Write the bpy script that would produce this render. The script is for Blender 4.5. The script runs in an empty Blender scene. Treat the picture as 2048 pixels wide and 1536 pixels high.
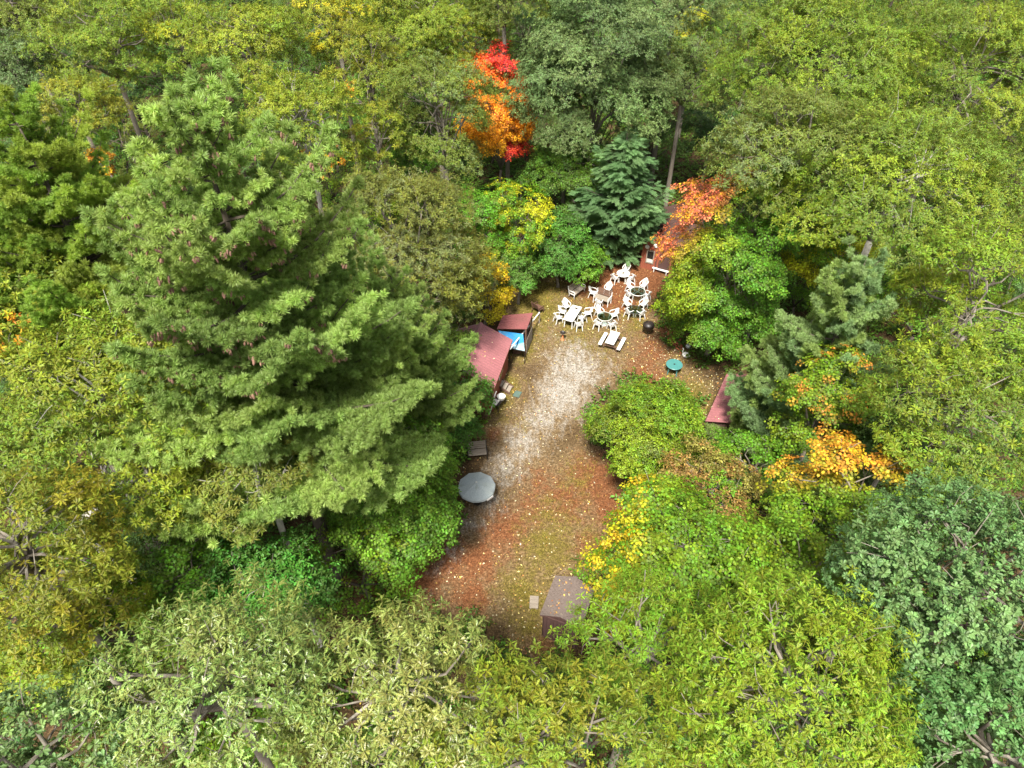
import bpy, math, random
import numpy as np
from mathutils import Vector, Matrix
random.seed(7)
rng = np.random.default_rng(7)
sc = bpy.context.scene
col = sc.collection
R_ = math.radians

# ---------------------------------------------------------------- camera, sky, sun, exposure
CAM_H, PITCH, FPX = 31.0, 43.0, 1420.0
cam_data = bpy.data.cameras.new('camera'); cam = bpy.data.objects.new('camera', cam_data); col.objects.link(cam)
cam_data.sensor_width = 36.0; cam_data.lens = FPX / 2048 * 36.0
cam_data.clip_start = 0.5; cam_data.clip_end = 3000
cam.location = (0, 0, CAM_H); cam.rotation_euler = (R_(90 - PITCH), 0, 0)
sc.camera = cam

SUN_EL, SUN_AZ = R_(59), R_(194)          # azimuth measured from +Y towards +X
world = bpy.data.worlds.new('World'); sc.world = world; world.use_nodes = True
wn = world.node_tree; wn.nodes.clear()
sky = wn.nodes.new('ShaderNodeTexSky'); sky.sky_type = 'NISHITA'; sky.sun_disc = False
sky.sun_elevation = SUN_EL; sky.sun_rotation = SUN_AZ; sky.dust_density = 3.0; sky.air_density = 1.0
hs = wn.nodes.new('ShaderNodeHueSaturation'); hs.inputs['Saturation'].default_value = 0.35
bg = wn.nodes.new('ShaderNodeBackground'); bg.inputs['Strength'].default_value = 0.095
wo = wn.nodes.new('ShaderNodeOutputWorld')
wn.links.new(sky.outputs[0], hs.inputs['Color']); wn.links.new(hs.outputs[0], bg.inputs[0]); wn.links.new(bg.outputs[0], wo.inputs[0])
sun_d = bpy.data.lights.new('sun', 'SUN'); sun_d.energy = 4.6; sun_d.angle = R_(8); sun_d.color = (1.0, 0.95, 0.86)
sun = bpy.data.objects.new('sun', sun_d); col.objects.link(sun)
sdir = Vector((math.sin(SUN_AZ) * math.cos(SUN_EL), math.cos(SUN_AZ) * math.cos(SUN_EL), math.sin(SUN_EL)))
sun.rotation_euler = sdir.to_track_quat('Z', 'Y').to_euler(); sun.location = sdir * 80
sc.view_settings.view_transform = 'Standard'; sc.view_settings.look = 'None'
sc.view_settings.gamma = 1.0; sc.view_settings.use_curve_mapping = False
sc.view_settings.exposure = 1.44
sc.cycles.max_bounces = 8; sc.cycles.diffuse_bounces = 4; sc.cycles.transmission_bounces = 4; sc.cycles.transparent_max_bounces = 4

# ---------------------------------------------------------------- helpers
CP, SP = math.cos(R_(PITCH)), math.sin(R_(PITCH))
FWD = np.array((0, CP, -SP)); UPV = np.array((0, SP, CP))
def at(px, py, z=0.0):
    """The point of the place at height z that the photograph shows at (px, py) of its 2048 x 1536 pixels."""
    d = FWD + np.array(((px - 1024) / FPX, 0, 0)) + UPV * (-(py - 768) / FPX)
    t = (z - CAM_H) / d[2]
    return Vector((d[0] * t, d[1] * t, z))
def pix(p):
    v = np.asarray(p, float) - np.array((0, 0, CAM_H))
    f = v @ FWD
    return 1024 + FPX * v[..., 0] / f, 768 - FPX * (v @ UPV) / f
def depth(p): return float((np.asarray(p, float) - np.array((0, 0, CAM_H))) @ FWD)

def tag(o, label=None, cat=None, group=None, kind=None):
    if label: o['label'] = label
    if cat: o['category'] = cat
    if group: o['group'] = group
    if kind: o['kind'] = kind
    return o
def empty(name, loc, rz=0.0, label=None, cat=None, group=None):
    o = bpy.data.objects.new(name, None); col.objects.link(o)
    o.empty_display_size = 0.2; o.location = loc; o.rotation_euler = (0, 0, rz)
    return tag(o, label, cat, group)
def link(name, mesh, parent=None, loc=None, rz=0.0):
    o = bpy.data.objects.new(name, mesh); col.objects.link(o)
    if parent is not None: o.parent = parent
    if loc is not None: o.location = loc
    if rz: o.rotation_euler = (0, 0, rz)
    return o
def copy_tree(o, parent=None):
    kids = list(o.children)
    c = o.copy(); col.objects.link(c)
    if parent is not None: c.parent = parent
    for k in kids: copy_tree(k, c)
    return c

class MB:
    """Collects shapes and links them as one mesh."""
    def __init__(s): s.v = []; s.f = []
    def add(s, vs, fs):
        n = len(s.v); s.v += [tuple(p) for p in vs]; s.f += [tuple(i + n for i in f) for f in fs]; return s
    def box(s, c, size, rot=None):
        c = Vector(c); hx, hy, hz = (d / 2 for d in size)
        vs = [Vector((x, y, z)) for x in (-hx, hx) for y in (-hy, hy) for z in (-hz, hz)]
        if rot is not None: vs = [rot @ v for v in vs]
        return s.add([v + c for v in vs], [(0, 1, 3, 2), (4, 6, 7, 5), (0, 4, 5, 1), (2, 3, 7, 6), (0, 2, 6, 4), (1, 5, 7, 3)])
    def beam(s, p0, p1, w, h, up=(0, 0, 1), w1=None, h1=None):
        p0, p1 = Vector(p0), Vector(p1); d = (p1 - p0).normalized(); up = Vector(up)
        if abs(d.dot(up)) > 0.98: up = Vector((0, 1, 0))
        x = d.cross(up).normalized(); y = x.cross(d)
        w1 = w if w1 is None else w1; h1 = h if h1 is None else h1
        vs = [p + x * (a * ww / 2) + y * (b * hh / 2) for p, ww, hh in ((p0, w, h), (p1, w1, h1)) for a, b in ((-1, -1), (1, -1), (1, 1), (-1, 1))]
        return s.add(vs, [(3, 2, 1, 0), (4, 5, 6, 7), (0, 1, 5, 4), (1, 2, 6, 5), (2, 3, 7, 6), (3, 0, 4, 7)])
    def tube(s, pts, rad, n=8, flat=1.0, caps=True):
        pts = [Vector(p) for p in pts]; k = len(pts)
        rad = [rad] * k if not hasattr(rad, '__len__') else rad
        ref = None; vs = []
        for i, p in enumerate(pts):
            d = (pts[min(i + 1, k - 1)] - pts[max(i - 1, 0)]).normalized()
            if ref is None: ref = Vector((0, 0, 1)) if abs(d.z) < 0.9 else Vector((0, 1, 0))
            x = d.cross(ref).normalized(); y = x.cross(d).normalized(); ref = y
            vs += [p + (x * math.cos(a) + y * (math.sin(a) * flat)) * rad[i] for a in (2 * math.pi * j / n for j in range(n))]
        fs = [(i * n + j, i * n + (j + 1) % n, (i + 1) * n + (j + 1) % n, (i + 1) * n + j) for i in range(k - 1) for j in range(n)]
        if caps: fs += [tuple(range(n - 1, -1, -1)), tuple((k - 1) * n + j for j in range(n))]
        return s.add(vs, fs)
    def lathe(s, prof, n=20, c=(0, 0, 0)):
        c = Vector(c); vs = []
        for r, z in prof: vs += [c + Vector((r * math.cos(2 * math.pi * j / n), r * math.sin(2 * math.pi * j / n), z)) for j in range(n)]
        k = len(prof)
        fs = [(i * n + j, i * n + (j + 1) % n, (i + 1) * n + (j + 1) % n, (i + 1) * n + j) for i in range(k - 1) for j in range(n)]
        fs += [tuple(range(n - 1, -1, -1)), tuple((k - 1) * n + j for j in range(n))]
        return s.add(vs, fs)
    def prism(s, poly, thick, down=(0, 0, -1)):
        """A plate: polygon (seen from above, counter-clockwise) given thickness along down."""
        p = [Vector(q) for q in poly]; d = Vector(down) * thick; n = len(p)
        return s.add(p + [q + d for q in p], [tuple(range(n)), tuple(range(2 * n - 1, n - 1, -1))] + [(i, i + n, (i + 1) % n + n, (i + 1) % n) for i in range(n)])
    def mesh(s, name, mat, smooth=False):
        m = bpy.data.meshes.new(name); m.from_pydata([tuple(v) for v in s.v], [], s.f); m.update()
        if mat: m.materials.append(mat)
        if smooth: m.polygons.foreach_set('use_smooth', [True] * len(m.polygons))
        return m
    def build(s, name, mat, parent=None, loc=None, rz=0.0, smooth=False, kind=None):
        o = link(name, s.mesh(name, mat, smooth), parent, loc, rz)
        if kind: o['kind'] = kind
        return o

# ---------------------------------------------------------------- materials
def nt(name):
    m = bpy.data.materials.new(name); m.use_nodes = True
    t = m.node_tree; t.nodes.clear(); return m, t, t.nodes, t.links
def principled(N, rough=0.6, spec=0.4, metal=0.0):
    b = N.new('ShaderNodeBsdfPrincipled'); b.inputs['Roughness'].default_value = rough
    b.inputs['Specular IOR Level'].default_value = spec; b.inputs['Metallic'].default_value = metal; return b
def ramp(N, stops):
    r = N.new('ShaderNodeValToRGB'); e = r.color_ramp.elements
    while len(e) < len(stops): e.new(0.5)
    for k, (p, c) in zip(e, stops): k.position = p; k.color = (*c, 1) if len(c) == 3 else c
    return r
def noise(N, L, scale, detail=4, rough=0.55, coord=None):
    n = N.new('ShaderNodeTexNoise'); n.inputs['Scale'].default_value = scale; n.inputs['Detail'].default_value = detail; n.inputs['Roughness'].default_value = rough
    if coord is not None: L.new(coord, n.inputs['Vector'])
    return n
def mix(N, L, fac, a, b, mode='MIX'):
    m = N.new('ShaderNodeMix'); m.data_type = 'RGBA'; m.blend_type = mode; m.clamp_factor = True
    for k, x in ((0, fac), (6, a), (7, b)):
        if hasattr(x, 'links'): L.new(x, m.inputs[k])
        elif k == 0: m.inputs[0].default_value = x
        else: m.inputs[k].default_value = (*x, 1)
    return m.outputs[2]
def worn(name, c0, c1, dirt=(0.10, 0.08, 0.05), scale=3.0, amount=0.35, rough=0.6, spec=0.4, stretch=(1, 1, 1), bump=0.15, speck=0.0, metal=0.0):
    """Painted, weathered or wooden surface: two tones, blotches of dirt, fine grain."""
    m, t, N, L = nt(name)
    tc = N.new('ShaderNodeTexCoord'); mp = N.new('ShaderNodeMapping'); mp.inputs['Scale'].default_value = stretch
    L.new(tc.outputs['Object'], mp.inputs[0])
    oi = N.new('ShaderNodeObjectInfo')
    ad = N.new('ShaderNodeVectorMath'); ad.operation = 'ADD'; sc_ = N.new('ShaderNodeVectorMath'); sc_.operation = 'SCALE'
    sc_.inputs[0].default_value = (37, 17, 29); L.new(oi.outputs['Random'], sc_.inputs['Scale'])
    L.new(mp.outputs[0], ad.inputs[0]); L.new(sc_.outputs[0], ad.inputs[1]); co = ad.outputs[0]
    n1 = noise(N, L, scale, 5, 0.6, co); n2 = noise(N, L, scale * 0.6, 6, 0.7, co); n3 = noise(N, L, scale * 14, 3, 0.6, co)
    base = mix(N, L, n1.outputs[0], c0, c1)
    r2 = ramp(N, [(0.48, (0, 0, 0)), (0.75, (amount,) * 3)]); L.new(n2.outputs[0], r2.inputs[0])
    base = mix(N, L, r2.outputs[0], base, dirt)
    r3 = ramp(N, [(0.3, (0.75,) * 3), (0.7, (1.15,) * 3)]); L.new(n3.outputs[0], r3.inputs[0])
    base = mix(N, L, 0.8, base, r3.outputs[0], 'MULTIPLY')
    if speck:
        v = N.new('ShaderNodeTexVoronoi'); v.inputs['Scale'].default_value = 9; L.new(co, v.inputs['Vector'])
        rv = ramp(N, [(0.0, (speck,) * 3), (0.16, (0, 0, 0))]); L.new(v.outputs['Distance'], rv.inputs[0])
        base = mix(N, L, rv.outputs[0], base, (0.12, 0.08, 0.03))
    b = principled(N, rough, spec, metal); L.new(base, b.inputs['Base Color'])
    if bump:
        bp = N.new('ShaderNodeBump'); bp.inputs['Strength'].default_value = bump; bp.inputs['Distance'].default_value = 0.02
        L.new(n3.outputs[0], bp.inputs['Height']); L.new(bp.outputs[0], b.inputs['Normal'])
    o = N.new('ShaderNodeOutputMaterial'); L.new(b.outputs[0], o.inputs[0]); return m

def foliage(name, vein=(0.35, 0.30, 0.06), vein_amt=0.35, rough=0.42, spec=0.5, trans=0.3, var=0.5):
    m, t, N, L = nt(name)
    a = N.new('ShaderNodeAttribute'); a.attribute_type = 'INSTANCER'; a.attribute_name = 'tint'
    lv = N.new('ShaderNodeAttribute'); lv.attribute_type = 'GEOMETRY'; lv.attribute_name = 'leaf_tone'
    vn = N.new('ShaderNodeAttribute'); vn.attribute_type = 'GEOMETRY'; vn.attribute_name = 'vein'
    h = N.new('ShaderNodeHueSaturation'); h.inputs['Saturation'].default_value = 1.0
    mr = N.new('ShaderNodeMapRange'); mr.inputs['To Min'].default_value = 1 - var; mr.inputs['To Max'].default_value = 1 + var
    L.new(lv.outputs['Fac'], mr.inputs['Value']); L.new(mr.outputs[0], h.inputs['Value'])
    mh = N.new('ShaderNodeMapRange'); mh.inputs['To Min'].default_value = 0.485; mh.inputs['To Max'].default_value = 0.515
    L.new(lv.outputs['Fac'], mh.inputs['Value']); L.new(mh.outputs[0], h.inputs['Hue']); L.new(a.outputs['Color'], h.inputs['Color'])
    pw = N.new('ShaderNodeMath'); pw.operation = 'POWER'; pw.inputs[1].default_value = 2.5; L.new(vn.outputs['Fac'], pw.inputs[0])
    ml = N.new('ShaderNodeMath'); ml.operation = 'MULTIPLY'; ml.inputs[1].default_value = vein_amt; L.new(pw.outputs[0], ml.inputs[0])
    c = mix(N, L, ml.outputs[0], h.outputs[0], vein)
    b = principled(N, rough, spec); L.new(c, b.inputs['Base Color'])
    tr = N.new('ShaderNodeBsdfTranslucent'); c2 = mix(N, L, 0.5, c, (1.0, 1.0, 0.35), 'MULTIPLY')
    g = N.new('ShaderNodeHueSaturation'); g.inputs['Value'].default_value = 1.6; L.new(c2, g.inputs['Color']); L.new(g.outputs[0], tr.inputs[0])
    ms = N.new('ShaderNodeMixShader'); ms.inputs[0].default_value = trans; L.new(b.outputs[0], ms.inputs[1]); L.new(tr.outputs[0], ms.inputs[2])
    o = N.new('ShaderNodeOutputMaterial'); L.new(ms.outputs[0], o.inputs[0]); return m

M = {}
M['red_oak'] = foliage('oak_leaf', (0.40, 0.30, 0.05), 0.30, 0.5, 0.25, 0.30)
M['pale_oak'] = foliage('pale_oak_leaf', (0.40, 0.33, 0.08), 0.32, 0.40, 0.45, 0.26)
M['white_oak'] = foliage('white_oak_leaf', (0.22, 0.30, 0.10), 0.3, 0.5, 0.3)
M['maple'] = foliage('maple_leaf', (0.30, 0.30, 0.05), 0.15, 0.5, 0.25, 0.32)
M['needle'] = foliage('pine_needle', (0.09, 0.12, 0.03), 0.2, 0.5, 0.3, 0.5, 0.3)  # needle bases tinted darker to imitate shade inside each tuft
M['cone'] = foliage('pine_cone_scale', (0.2, 0.12, 0.08), 0.1, 0.7, 0.2, 0.0, 0.3)
M['litter_leaf'] = foliage('fallen_leaf', (0.4, 0.3, 0.1), 0.2, 0.6, 0.3, 0.15, 0.4)
M['blade'] = foliage('grass_blade', (0.2, 0.2, 0.05), 0.1, 0.6, 0.3, 0.25, 0.35)
M['bark'] = worn('grey_bark', (0.11, 0.09, 0.07), (0.20, 0.175, 0.14), (0.34, 0.33, 0.28), 2.2, 0.6, 0.85, 0.2, (2.5, 2.5, 0.6), 0.6)
M['bark_dark'] = worn('dark_bark', (0.045, 0.035, 0.028), (0.10, 0.08, 0.06), (0.17, 0.15, 0.12), 2.5, 0.5, 0.9, 0.2, (2.5, 2.5, 0.5), 0.8)
M['bark_pale'] = worn('pale_bark', (0.26, 0.24, 0.20), (0.42, 0.40, 0.35), (0.10, 0.085, 0.065), 2.6, 0.7, 0.85, 0.2, (2, 2, 1.2), 0.5)
M['white_plastic'] = worn('white_plastic', (0.55, 0.55, 0.52), (0.66, 0.66, 0.64), (0.34, 0.31, 0.24), 3.0, 0.4, 0.35, 0.5, bump=0.02)
M['grey_plastic'] = worn('dirty_plastic', (0.46, 0.46, 0.42), (0.60, 0.59, 0.55), (0.33, 0.27, 0.18), 4.0, 0.55, 0.45, 0.4, bump=0.03)
M['white_paint'] = worn('white_paint', (0.55, 0.545, 0.52), (0.65, 0.64, 0.62), (0.35, 0.30, 0.22), 3.0, 0.35, 0.5, 0.4, bump=0.05, speck=0.5)
M['old_wood'] = worn('weathered_wood', (0.17, 0.14, 0.11), (0.30, 0.26, 0.21), (0.09, 0.06, 0.045), 3.0, 0.5, 0.85, 0.2, (1, 8, 8), 0.4)
M['brown_wood'] = worn('brown_wood', (0.085, 0.048, 0.034), (0.14, 0.085, 0.06), (0.05, 0.03, 0.02), 3.0, 0.5, 0.8, 0.25, (1, 6, 6), 0.4)
M['siding'] = worn('red_brown_siding', (0.20, 0.055, 0.032), (0.28, 0.085, 0.048), (0.10, 0.045, 0.03), 2.0, 0.45, 0.7, 0.3, (6, 6, 0.7), 0.25)
M['siding_dark'] = worn('dark_brown_siding', (0.060, 0.032, 0.028), (0.095, 0.050, 0.042), (0.035, 0.022, 0.018), 2.0, 0.45, 0.8, 0.25, (6, 6, 0.7), 0.25)
M['roof_metal'] = worn('maroon_metal_roof', (0.22, 0.085, 0.092), (0.29, 0.118, 0.125), (0.20, 0.07, 0.07), 0.9, 0.4, 0.42, 0.5, bump=0.03)
M['roof_metal_dark'] = worn('darker_maroon_roof', (0.15, 0.045, 0.045), (0.21, 0.07, 0.07), (0.10, 0.055, 0.04), 1.2, 0.6, 0.6, 0.4, bump=0.05)  # darker, duller maroon than the cabin roof
M['roof_felt'] = worn('shaded_roof_felt', (0.06, 0.032, 0.028), (0.09, 0.05, 0.042), (0.04, 0.025, 0.02), 2.0, 0.5, 0.9, 0.2, bump=0.3)  # maroon darkened: tree shade over the back cabin put into the colour
M['shingle'] = worn('grey_brown_shingle', (0.085, 0.065, 0.055), (0.165, 0.13, 0.112), (0.12, 0.09, 0.08), 4.0, 0.5, 0.9, 0.2, bump=0.4)
M['tarp'] = worn('blue_tarp', (0.015, 0.16, 0.40), (0.04, 0.26, 0.52), (0.18, 0.36, 0.48), 1.4, 0.5, 0.32, 0.6, bump=0.05)
M['tarp_grey'] = worn('faded_tarp', (0.16, 0.27, 0.32), (0.22, 0.34, 0.38), (0.30, 0.36, 0.36), 2.0, 0.5, 0.45, 0.5, bump=0.05)
M['canvas'] = worn('faded_canvas', (0.30, 0.345, 0.355), (0.37, 0.41, 0.42), (0.20, 0.22, 0.15), 1.6, 0.55, 0.75, 0.3, bump=0.1)
M['black_metal'] = worn('black_metal', (0.008, 0.007, 0.007), (0.022, 0.016, 0.013), (0.06, 0.03, 0.02), 4, 0.5, 0.45, 0.5, bump=0.1)
M['green_plastic'] = worn('teal_plastic', (0.045, 0.16, 0.155), (0.06, 0.20, 0.19), (0.06, 0.11, 0.09), 3, 0.3, 0.38, 0.5, bump=0.02)
M['rusty'] = worn('rusty_brown', (0.06, 0.03, 0.022), (0.14, 0.07, 0.045), (0.03, 0.02, 0.02), 5, 0.6, 0.8, 0.3, bump=0.4)
M['terracotta'] = worn('terracotta', (0.38, 0.13, 0.05), (0.50, 0.19, 0.08), (0.22, 0.10, 0.05), 5, 0.4, 0.8, 0.3, bump=0.1)
M['brick'] = worn('red_brick', (0.24, 0.075, 0.035), (0.38, 0.13, 0.06), (0.14, 0.06, 0.03), 6, 0.5, 0.85, 0.25, bump=0.3)
M['mat_green'] = worn('green_doormat', (0.06, 0.10, 0.085), (0.09, 0.14, 0.12), (0.10, 0.09, 0.06), 5, 0.4, 0.95, 0.1, bump=0.4)
M['dark'] = worn('dark_interior', (0.012, 0.010, 0.009), (0.02, 0.017, 0.015), (0.03, 0.02, 0.02), 3, 0.3, 0.8, 0.2)
def glassy():
    m, t, N, L = nt('window_glass'); b = principled(N, 0.05, 0.6); b.inputs['Base Color'].default_value = (0.012, 0.014, 0.014, 1)
    o = N.new('ShaderNodeOutputMaterial'); L.new(b.outputs[0], o.inputs[0]); return m
M['window'] = glassy()
def clear_glass():
    m, t, N, L = nt('table_glass'); g = N.new('ShaderNodeBsdfGlossy'); g.inputs['Roughness'].default_value = 0.08
    tr = N.new('ShaderNodeBsdfTransparent'); tr.inputs[0].default_value = (0.62, 0.70, 0.68, 1); ms = N.new('ShaderNodeMixShader'); ms.inputs[0].default_value = 0.12
    L.new(tr.outputs[0], ms.inputs[1]); L.new(g.outputs[0], ms.inputs[2]); o = N.new('ShaderNodeOutputMaterial'); L.new(ms.outputs[0], o.inputs[0]); return m
M['glass'] = clear_glass()
# ---------------------------------------------------------------- ground
SAND = [(1150, 735, 70, .9), (1125, 785, 62, 1), (1085, 835, 55, .75), (1045, 885, 55, .75), (1010, 935, 52, .7), (980, 1000, 42, .65), (945, 1045, 34, .65), (905, 1095, 30, .65), (875, 1140, 26, .5), (1225, 735, 32, .45), (1110, 670, 55, .32), (860, 1190, 28, .4), (1000, 890, 35, .4), (960, 1370, 40, .8), (1045, 1350, 26, 1.0), (765, 1305, 30, .3)]
RUST = [(1240, 575, 62, 1.3), (1290, 560, 50, 1.2), (1200, 600, 50, 1), (1170, 570, 45, .9), (1175, 545, 60, .8), (1190, 960, 75, .9), (1225, 1010, 60, 1), (1130, 1000, 70, .75), (1310, 700, 55, .75), (1290, 750, 60, .8), (1340, 665, 40, .8), (830, 1165, 80, 1), (900, 1120, 60, .95), (760, 1190, 60, 1), (940, 1190, 60, .85), (1010, 1060, 70, .85), (1080, 970, 60, .65), (960, 1120, 60, .9), (1060, 1020, 60, .7), (985, 870, 22, .8), (1000, 560, 50, .6), (1300, 520, 60, .9), (1090, 1300, 60, .6), (1180, 1090, 60, .7)]
MOSS = [(1075, 605, 60, 1), (1110, 570, 35, .7), (1150, 640, 70, .75), (1060, 660, 50, .7), (1210, 690, 50, .5), (1000, 800, 40, .7), (1045, 700, 32, .9), (1020, 770, 28, 1), (1000, 830, 30, .6), (1050, 850, 30, .35), (1095, 1095, 75, .8), (1050, 1190, 70, .85), (1100, 1040, 60, .65), (1060, 1250, 50, .8), (1150, 960, 50, .5), (1180, 1070, 50, .5), (1270, 640, 40, .7), (1390, 800, 60, .8), (1360, 740, 50, .4), (1170, 930, 40, .3), (960, 860, 22, .5)]
def build_ground():
    xs = np.concatenate([[-700, -250], np.arange(-95, -30, 4), np.arange(-30, 36, 0.4), np.arange(36, 100, 4), [250, 700]])
    ys = np.concatenate([[-400, -120, -40], np.arange(-20, 8, 2.5), np.arange(8, 62, 0.4), np.arange(62, 170, 4), [300, 800]])
    X, Y = np.meshgrid(xs, ys); nx, ny = len(xs), len(ys)
    Z = np.zeros_like(X)
    far = np.clip((np.hypot(X - 3, (Y - 32) * 0.8) - 24) / 20, 0, 1)
    Z += far * 0.35 * (np.sin(X * 0.23 + 1) * np.cos(Y * 0.19) + 0.5 * np.sin(X * 0.07 + Y * 0.11))
    P = np.stack([X, Y, Z], -1).reshape(-1, 3)
    cov = np.zeros((len(P), 4)); cov[:, 3] = 1
    for k, lst in enumerate((SAND, RUST, MOSS)):
        for px, py, r, w in lst:
            c = at(px, py); rm = r * depth(c) / FPX
            el = rm / max(0.35, math.sin(math.atan2(CAM_H, c.y)))
            d2 = ((P[:, 0] - c.x) / rm) ** 2 + ((P[:, 1] - c.y) / el) ** 2
            cov[:, k] = np.maximum(cov[:, k], w * np.exp(-d2 * 1.1))
    idx = np.arange(nx * ny).reshape(ny, nx)
    F = np.stack([idx[:-1, :-1], idx[:-1, 1:], idx[1:, 1:], idx[1:, :-1]], -1).reshape(-1, 4)
    m = bpy.data.meshes.new('ground'); m.from_pydata(P.tolist(), [], F.tolist())
    a = m.attributes.new('cover', 'FLOAT_COLOR', 'POINT'); a.data.foreach_set('color', cov.astype(np.float32).ravel())
    m.polygons.foreach_set('use_smooth', [True] * len(m.polygons))
    mat, t, N, L = nt('forest_clearing_ground')
    tc = N.new('ShaderNodeTexCoord'); co = tc.outputs['Object']
    at_ = N.new('ShaderNodeAttribute'); at_.attribute_name = 'cover'
    sp = N.new('ShaderNodeSeparateColor'); L.new(at_.outputs['Color'], sp.inputs[0])
    warp = noise(N, L, 0.55, 5, 0.65, co); fine = noise(N, L, 5.5, 5, 0.7, co); grit = noise(N, L, 11, 5, 0.75, co); mid = noise(N, L, 1.7, 7, 0.75, co); warp2 = noise(N, L, 1.1, 8, 0.78, co)
    def patchy(sock, n, n_amt, lo, hi):
        # cover weight + noise, sharpened: broken-edged patches
        s = N.new('ShaderNodeMath'); s.operation = 'SUBTRACT'; L.new(n, s.inputs[0]); s.inputs[1].default_value = 0.5
        mu = N.new('ShaderNodeMath'); mu.operation = 'MULTIPLY_ADD'; L.new(s.outputs[0], mu.inputs[0]); mu.inputs[1].default_value = n_amt; L.new(sock, mu.inputs[2])
        r = N.new('ShaderNodeMapRange'); r.interpolation_type = 'SMOOTHSTEP'; r.inputs['From Min'].default_value = lo; r.inputs['From Max'].default_value = hi
        L.new(mu.outputs[0], r.inputs['Value']); return r.outputs[0]
    # forest floor: brown leaf litter, darkened to hold the shade of canopy gaps
    rl = ramp(N, [(0.25, (0.025, 0.015, 0.007)), (0.5, (0.055, 0.034, 0.015)), (0.72, (0.11, 0.072, 0.032))]); L.new(fine.outputs[0], rl.inputs[0])
    base = rl.outputs[0]
    # thin dry grass and dirt of the clearing
    rd = ramp(N, [(0.3, (0.060, 0.038, 0.018)), (0.5, (0.115, 0.076, 0.036)), (0.7, (0.20, 0.145, 0.08))]); L.new(fine.outputs[0], rd.inputs[0])
    tot = N.new('ShaderNodeMath'); tot.operation = 'ADD'; L.new(sp.outputs[0], tot.inputs[0])
    t2 = N.new('ShaderNodeMath'); t2.operation = 'ADD'; L.new(sp.outputs[1], t2.inputs[0]); L.new(sp.outputs[2], t2.inputs[1]); L.new(t2.outputs[0], tot.inputs[1])
    base = mix(N, L, patchy(tot.outputs[0], mid.outputs[0], 0.5, 0.15, 0.6), base, rd.outputs[0])
    rr = ramp(N, [(0.28, (0.048, 0.020, 0.009)), (0.5, (0.120, 0.046, 0.018)), (0.72, (0.20, 0.090, 0.040))]); L.new(fine.outputs[0], rr.inputs[0])
    base = mix(N, L, patchy(sp.outputs[1], mid.outputs[0], 1.6, 0.2, 0.9), base, rr.outputs[0])
    rm_ = ramp(N, [(0.28, (0.045, 0.036, 0.007)), (0.5, (0.095, 0.075, 0.014)), (0.74, (0.19, 0.14, 0.04))]); L.new(fine.outputs[0], rm_.inputs[0])
    base = mix(N, L, patchy(sp.outputs[2], warp2.outputs[0], 2.2, 0.2, 0.95), base, rm_.outputs[0])
    # sand, streaked by tyres along the drive
    mp = N.new('ShaderNodeMapping'); mp.inputs['Rotation'].default_value = (0, 0, R_(22)); mp.inputs['Scale'].default_value = (1.7, 0.75, 1); L.new(co, mp.inputs[0])
    streak = noise(N, L, 1.6, 8, 0.78, mp.outputs[0])
    rs = ramp(N, [(0.3, (0.095, 0.080, 0.060)), (0.48, (0.21, 0.188, 0.158)), (0.7, (0.34, 0.318, 0.285))]); L.new(fine.outputs[0], rs.inputs[0])
    base = mix(N, L, patchy(sp.outputs[0], streak.outputs[0], 2.6, 0.22, 1.05), base, rs.outputs[0])
    rg = ramp(N, [(0.32, (0.42,) * 3), (0.5, (0.95,) * 3), (0.68, (1.5,) * 3)]); L.new(grit.outputs[0], rg.inputs[0])
    base = mix(N, L, 0.9, base, rg.outputs[0], 'MULTIPLY')
    b = principled(N, 0.95, 0.15); L.new(base, b.inputs['Base Color'])
    bp = N.new('ShaderNodeBump'); bp.inputs['Strength'].default_value = 0.7; bp.inputs['Distance'].default_value = 0.06
    L.new(fine.outputs[0], bp.inputs['Height']); L.new(bp.outputs[0], b.inputs['Normal'])
    o = N.new('ShaderNodeOutputMaterial'); L.new(b.outputs[0], o.inputs[0])
    m.materials.append(mat)
    return tag(link('ground', m), 'sandy clearing floor with moss, rusty needles and brown leaf litter', None, None, 'structure')
build_ground()

CLEARING = [(1000, 590), (1060, 560), (1150, 545), (1230, 525), (1300, 470), (1345, 410), (1350, 560), (1310, 600), (1300, 640), (1330, 690), (1400, 735), (1455, 745), (1510, 743), (1480, 830), (1415, 850), (1390, 780), (1300, 755), (1230, 750), (1175, 830), (1190, 900), (1250, 960), (1230, 1060), (1150, 1130), (1150, 1280), (1070, 1330), (1020, 1280), (950, 1220), (750, 1190), (830, 1130), (920, 1080), (905, 950), (960, 880), (985, 800), (930, 700), (915, 650)]
def inside(px, py, poly=CLEARING):
    c = False; n = len(poly)
    for i in range(n):
        (x1, y1), (x2, y2) = poly[i], poly[i - 1]
        if (y1 > py) != (y2 > py) and px < (x2 - x1) * (py - y1) / (y2 - y1) + x1: c = not c
    return c
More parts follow.
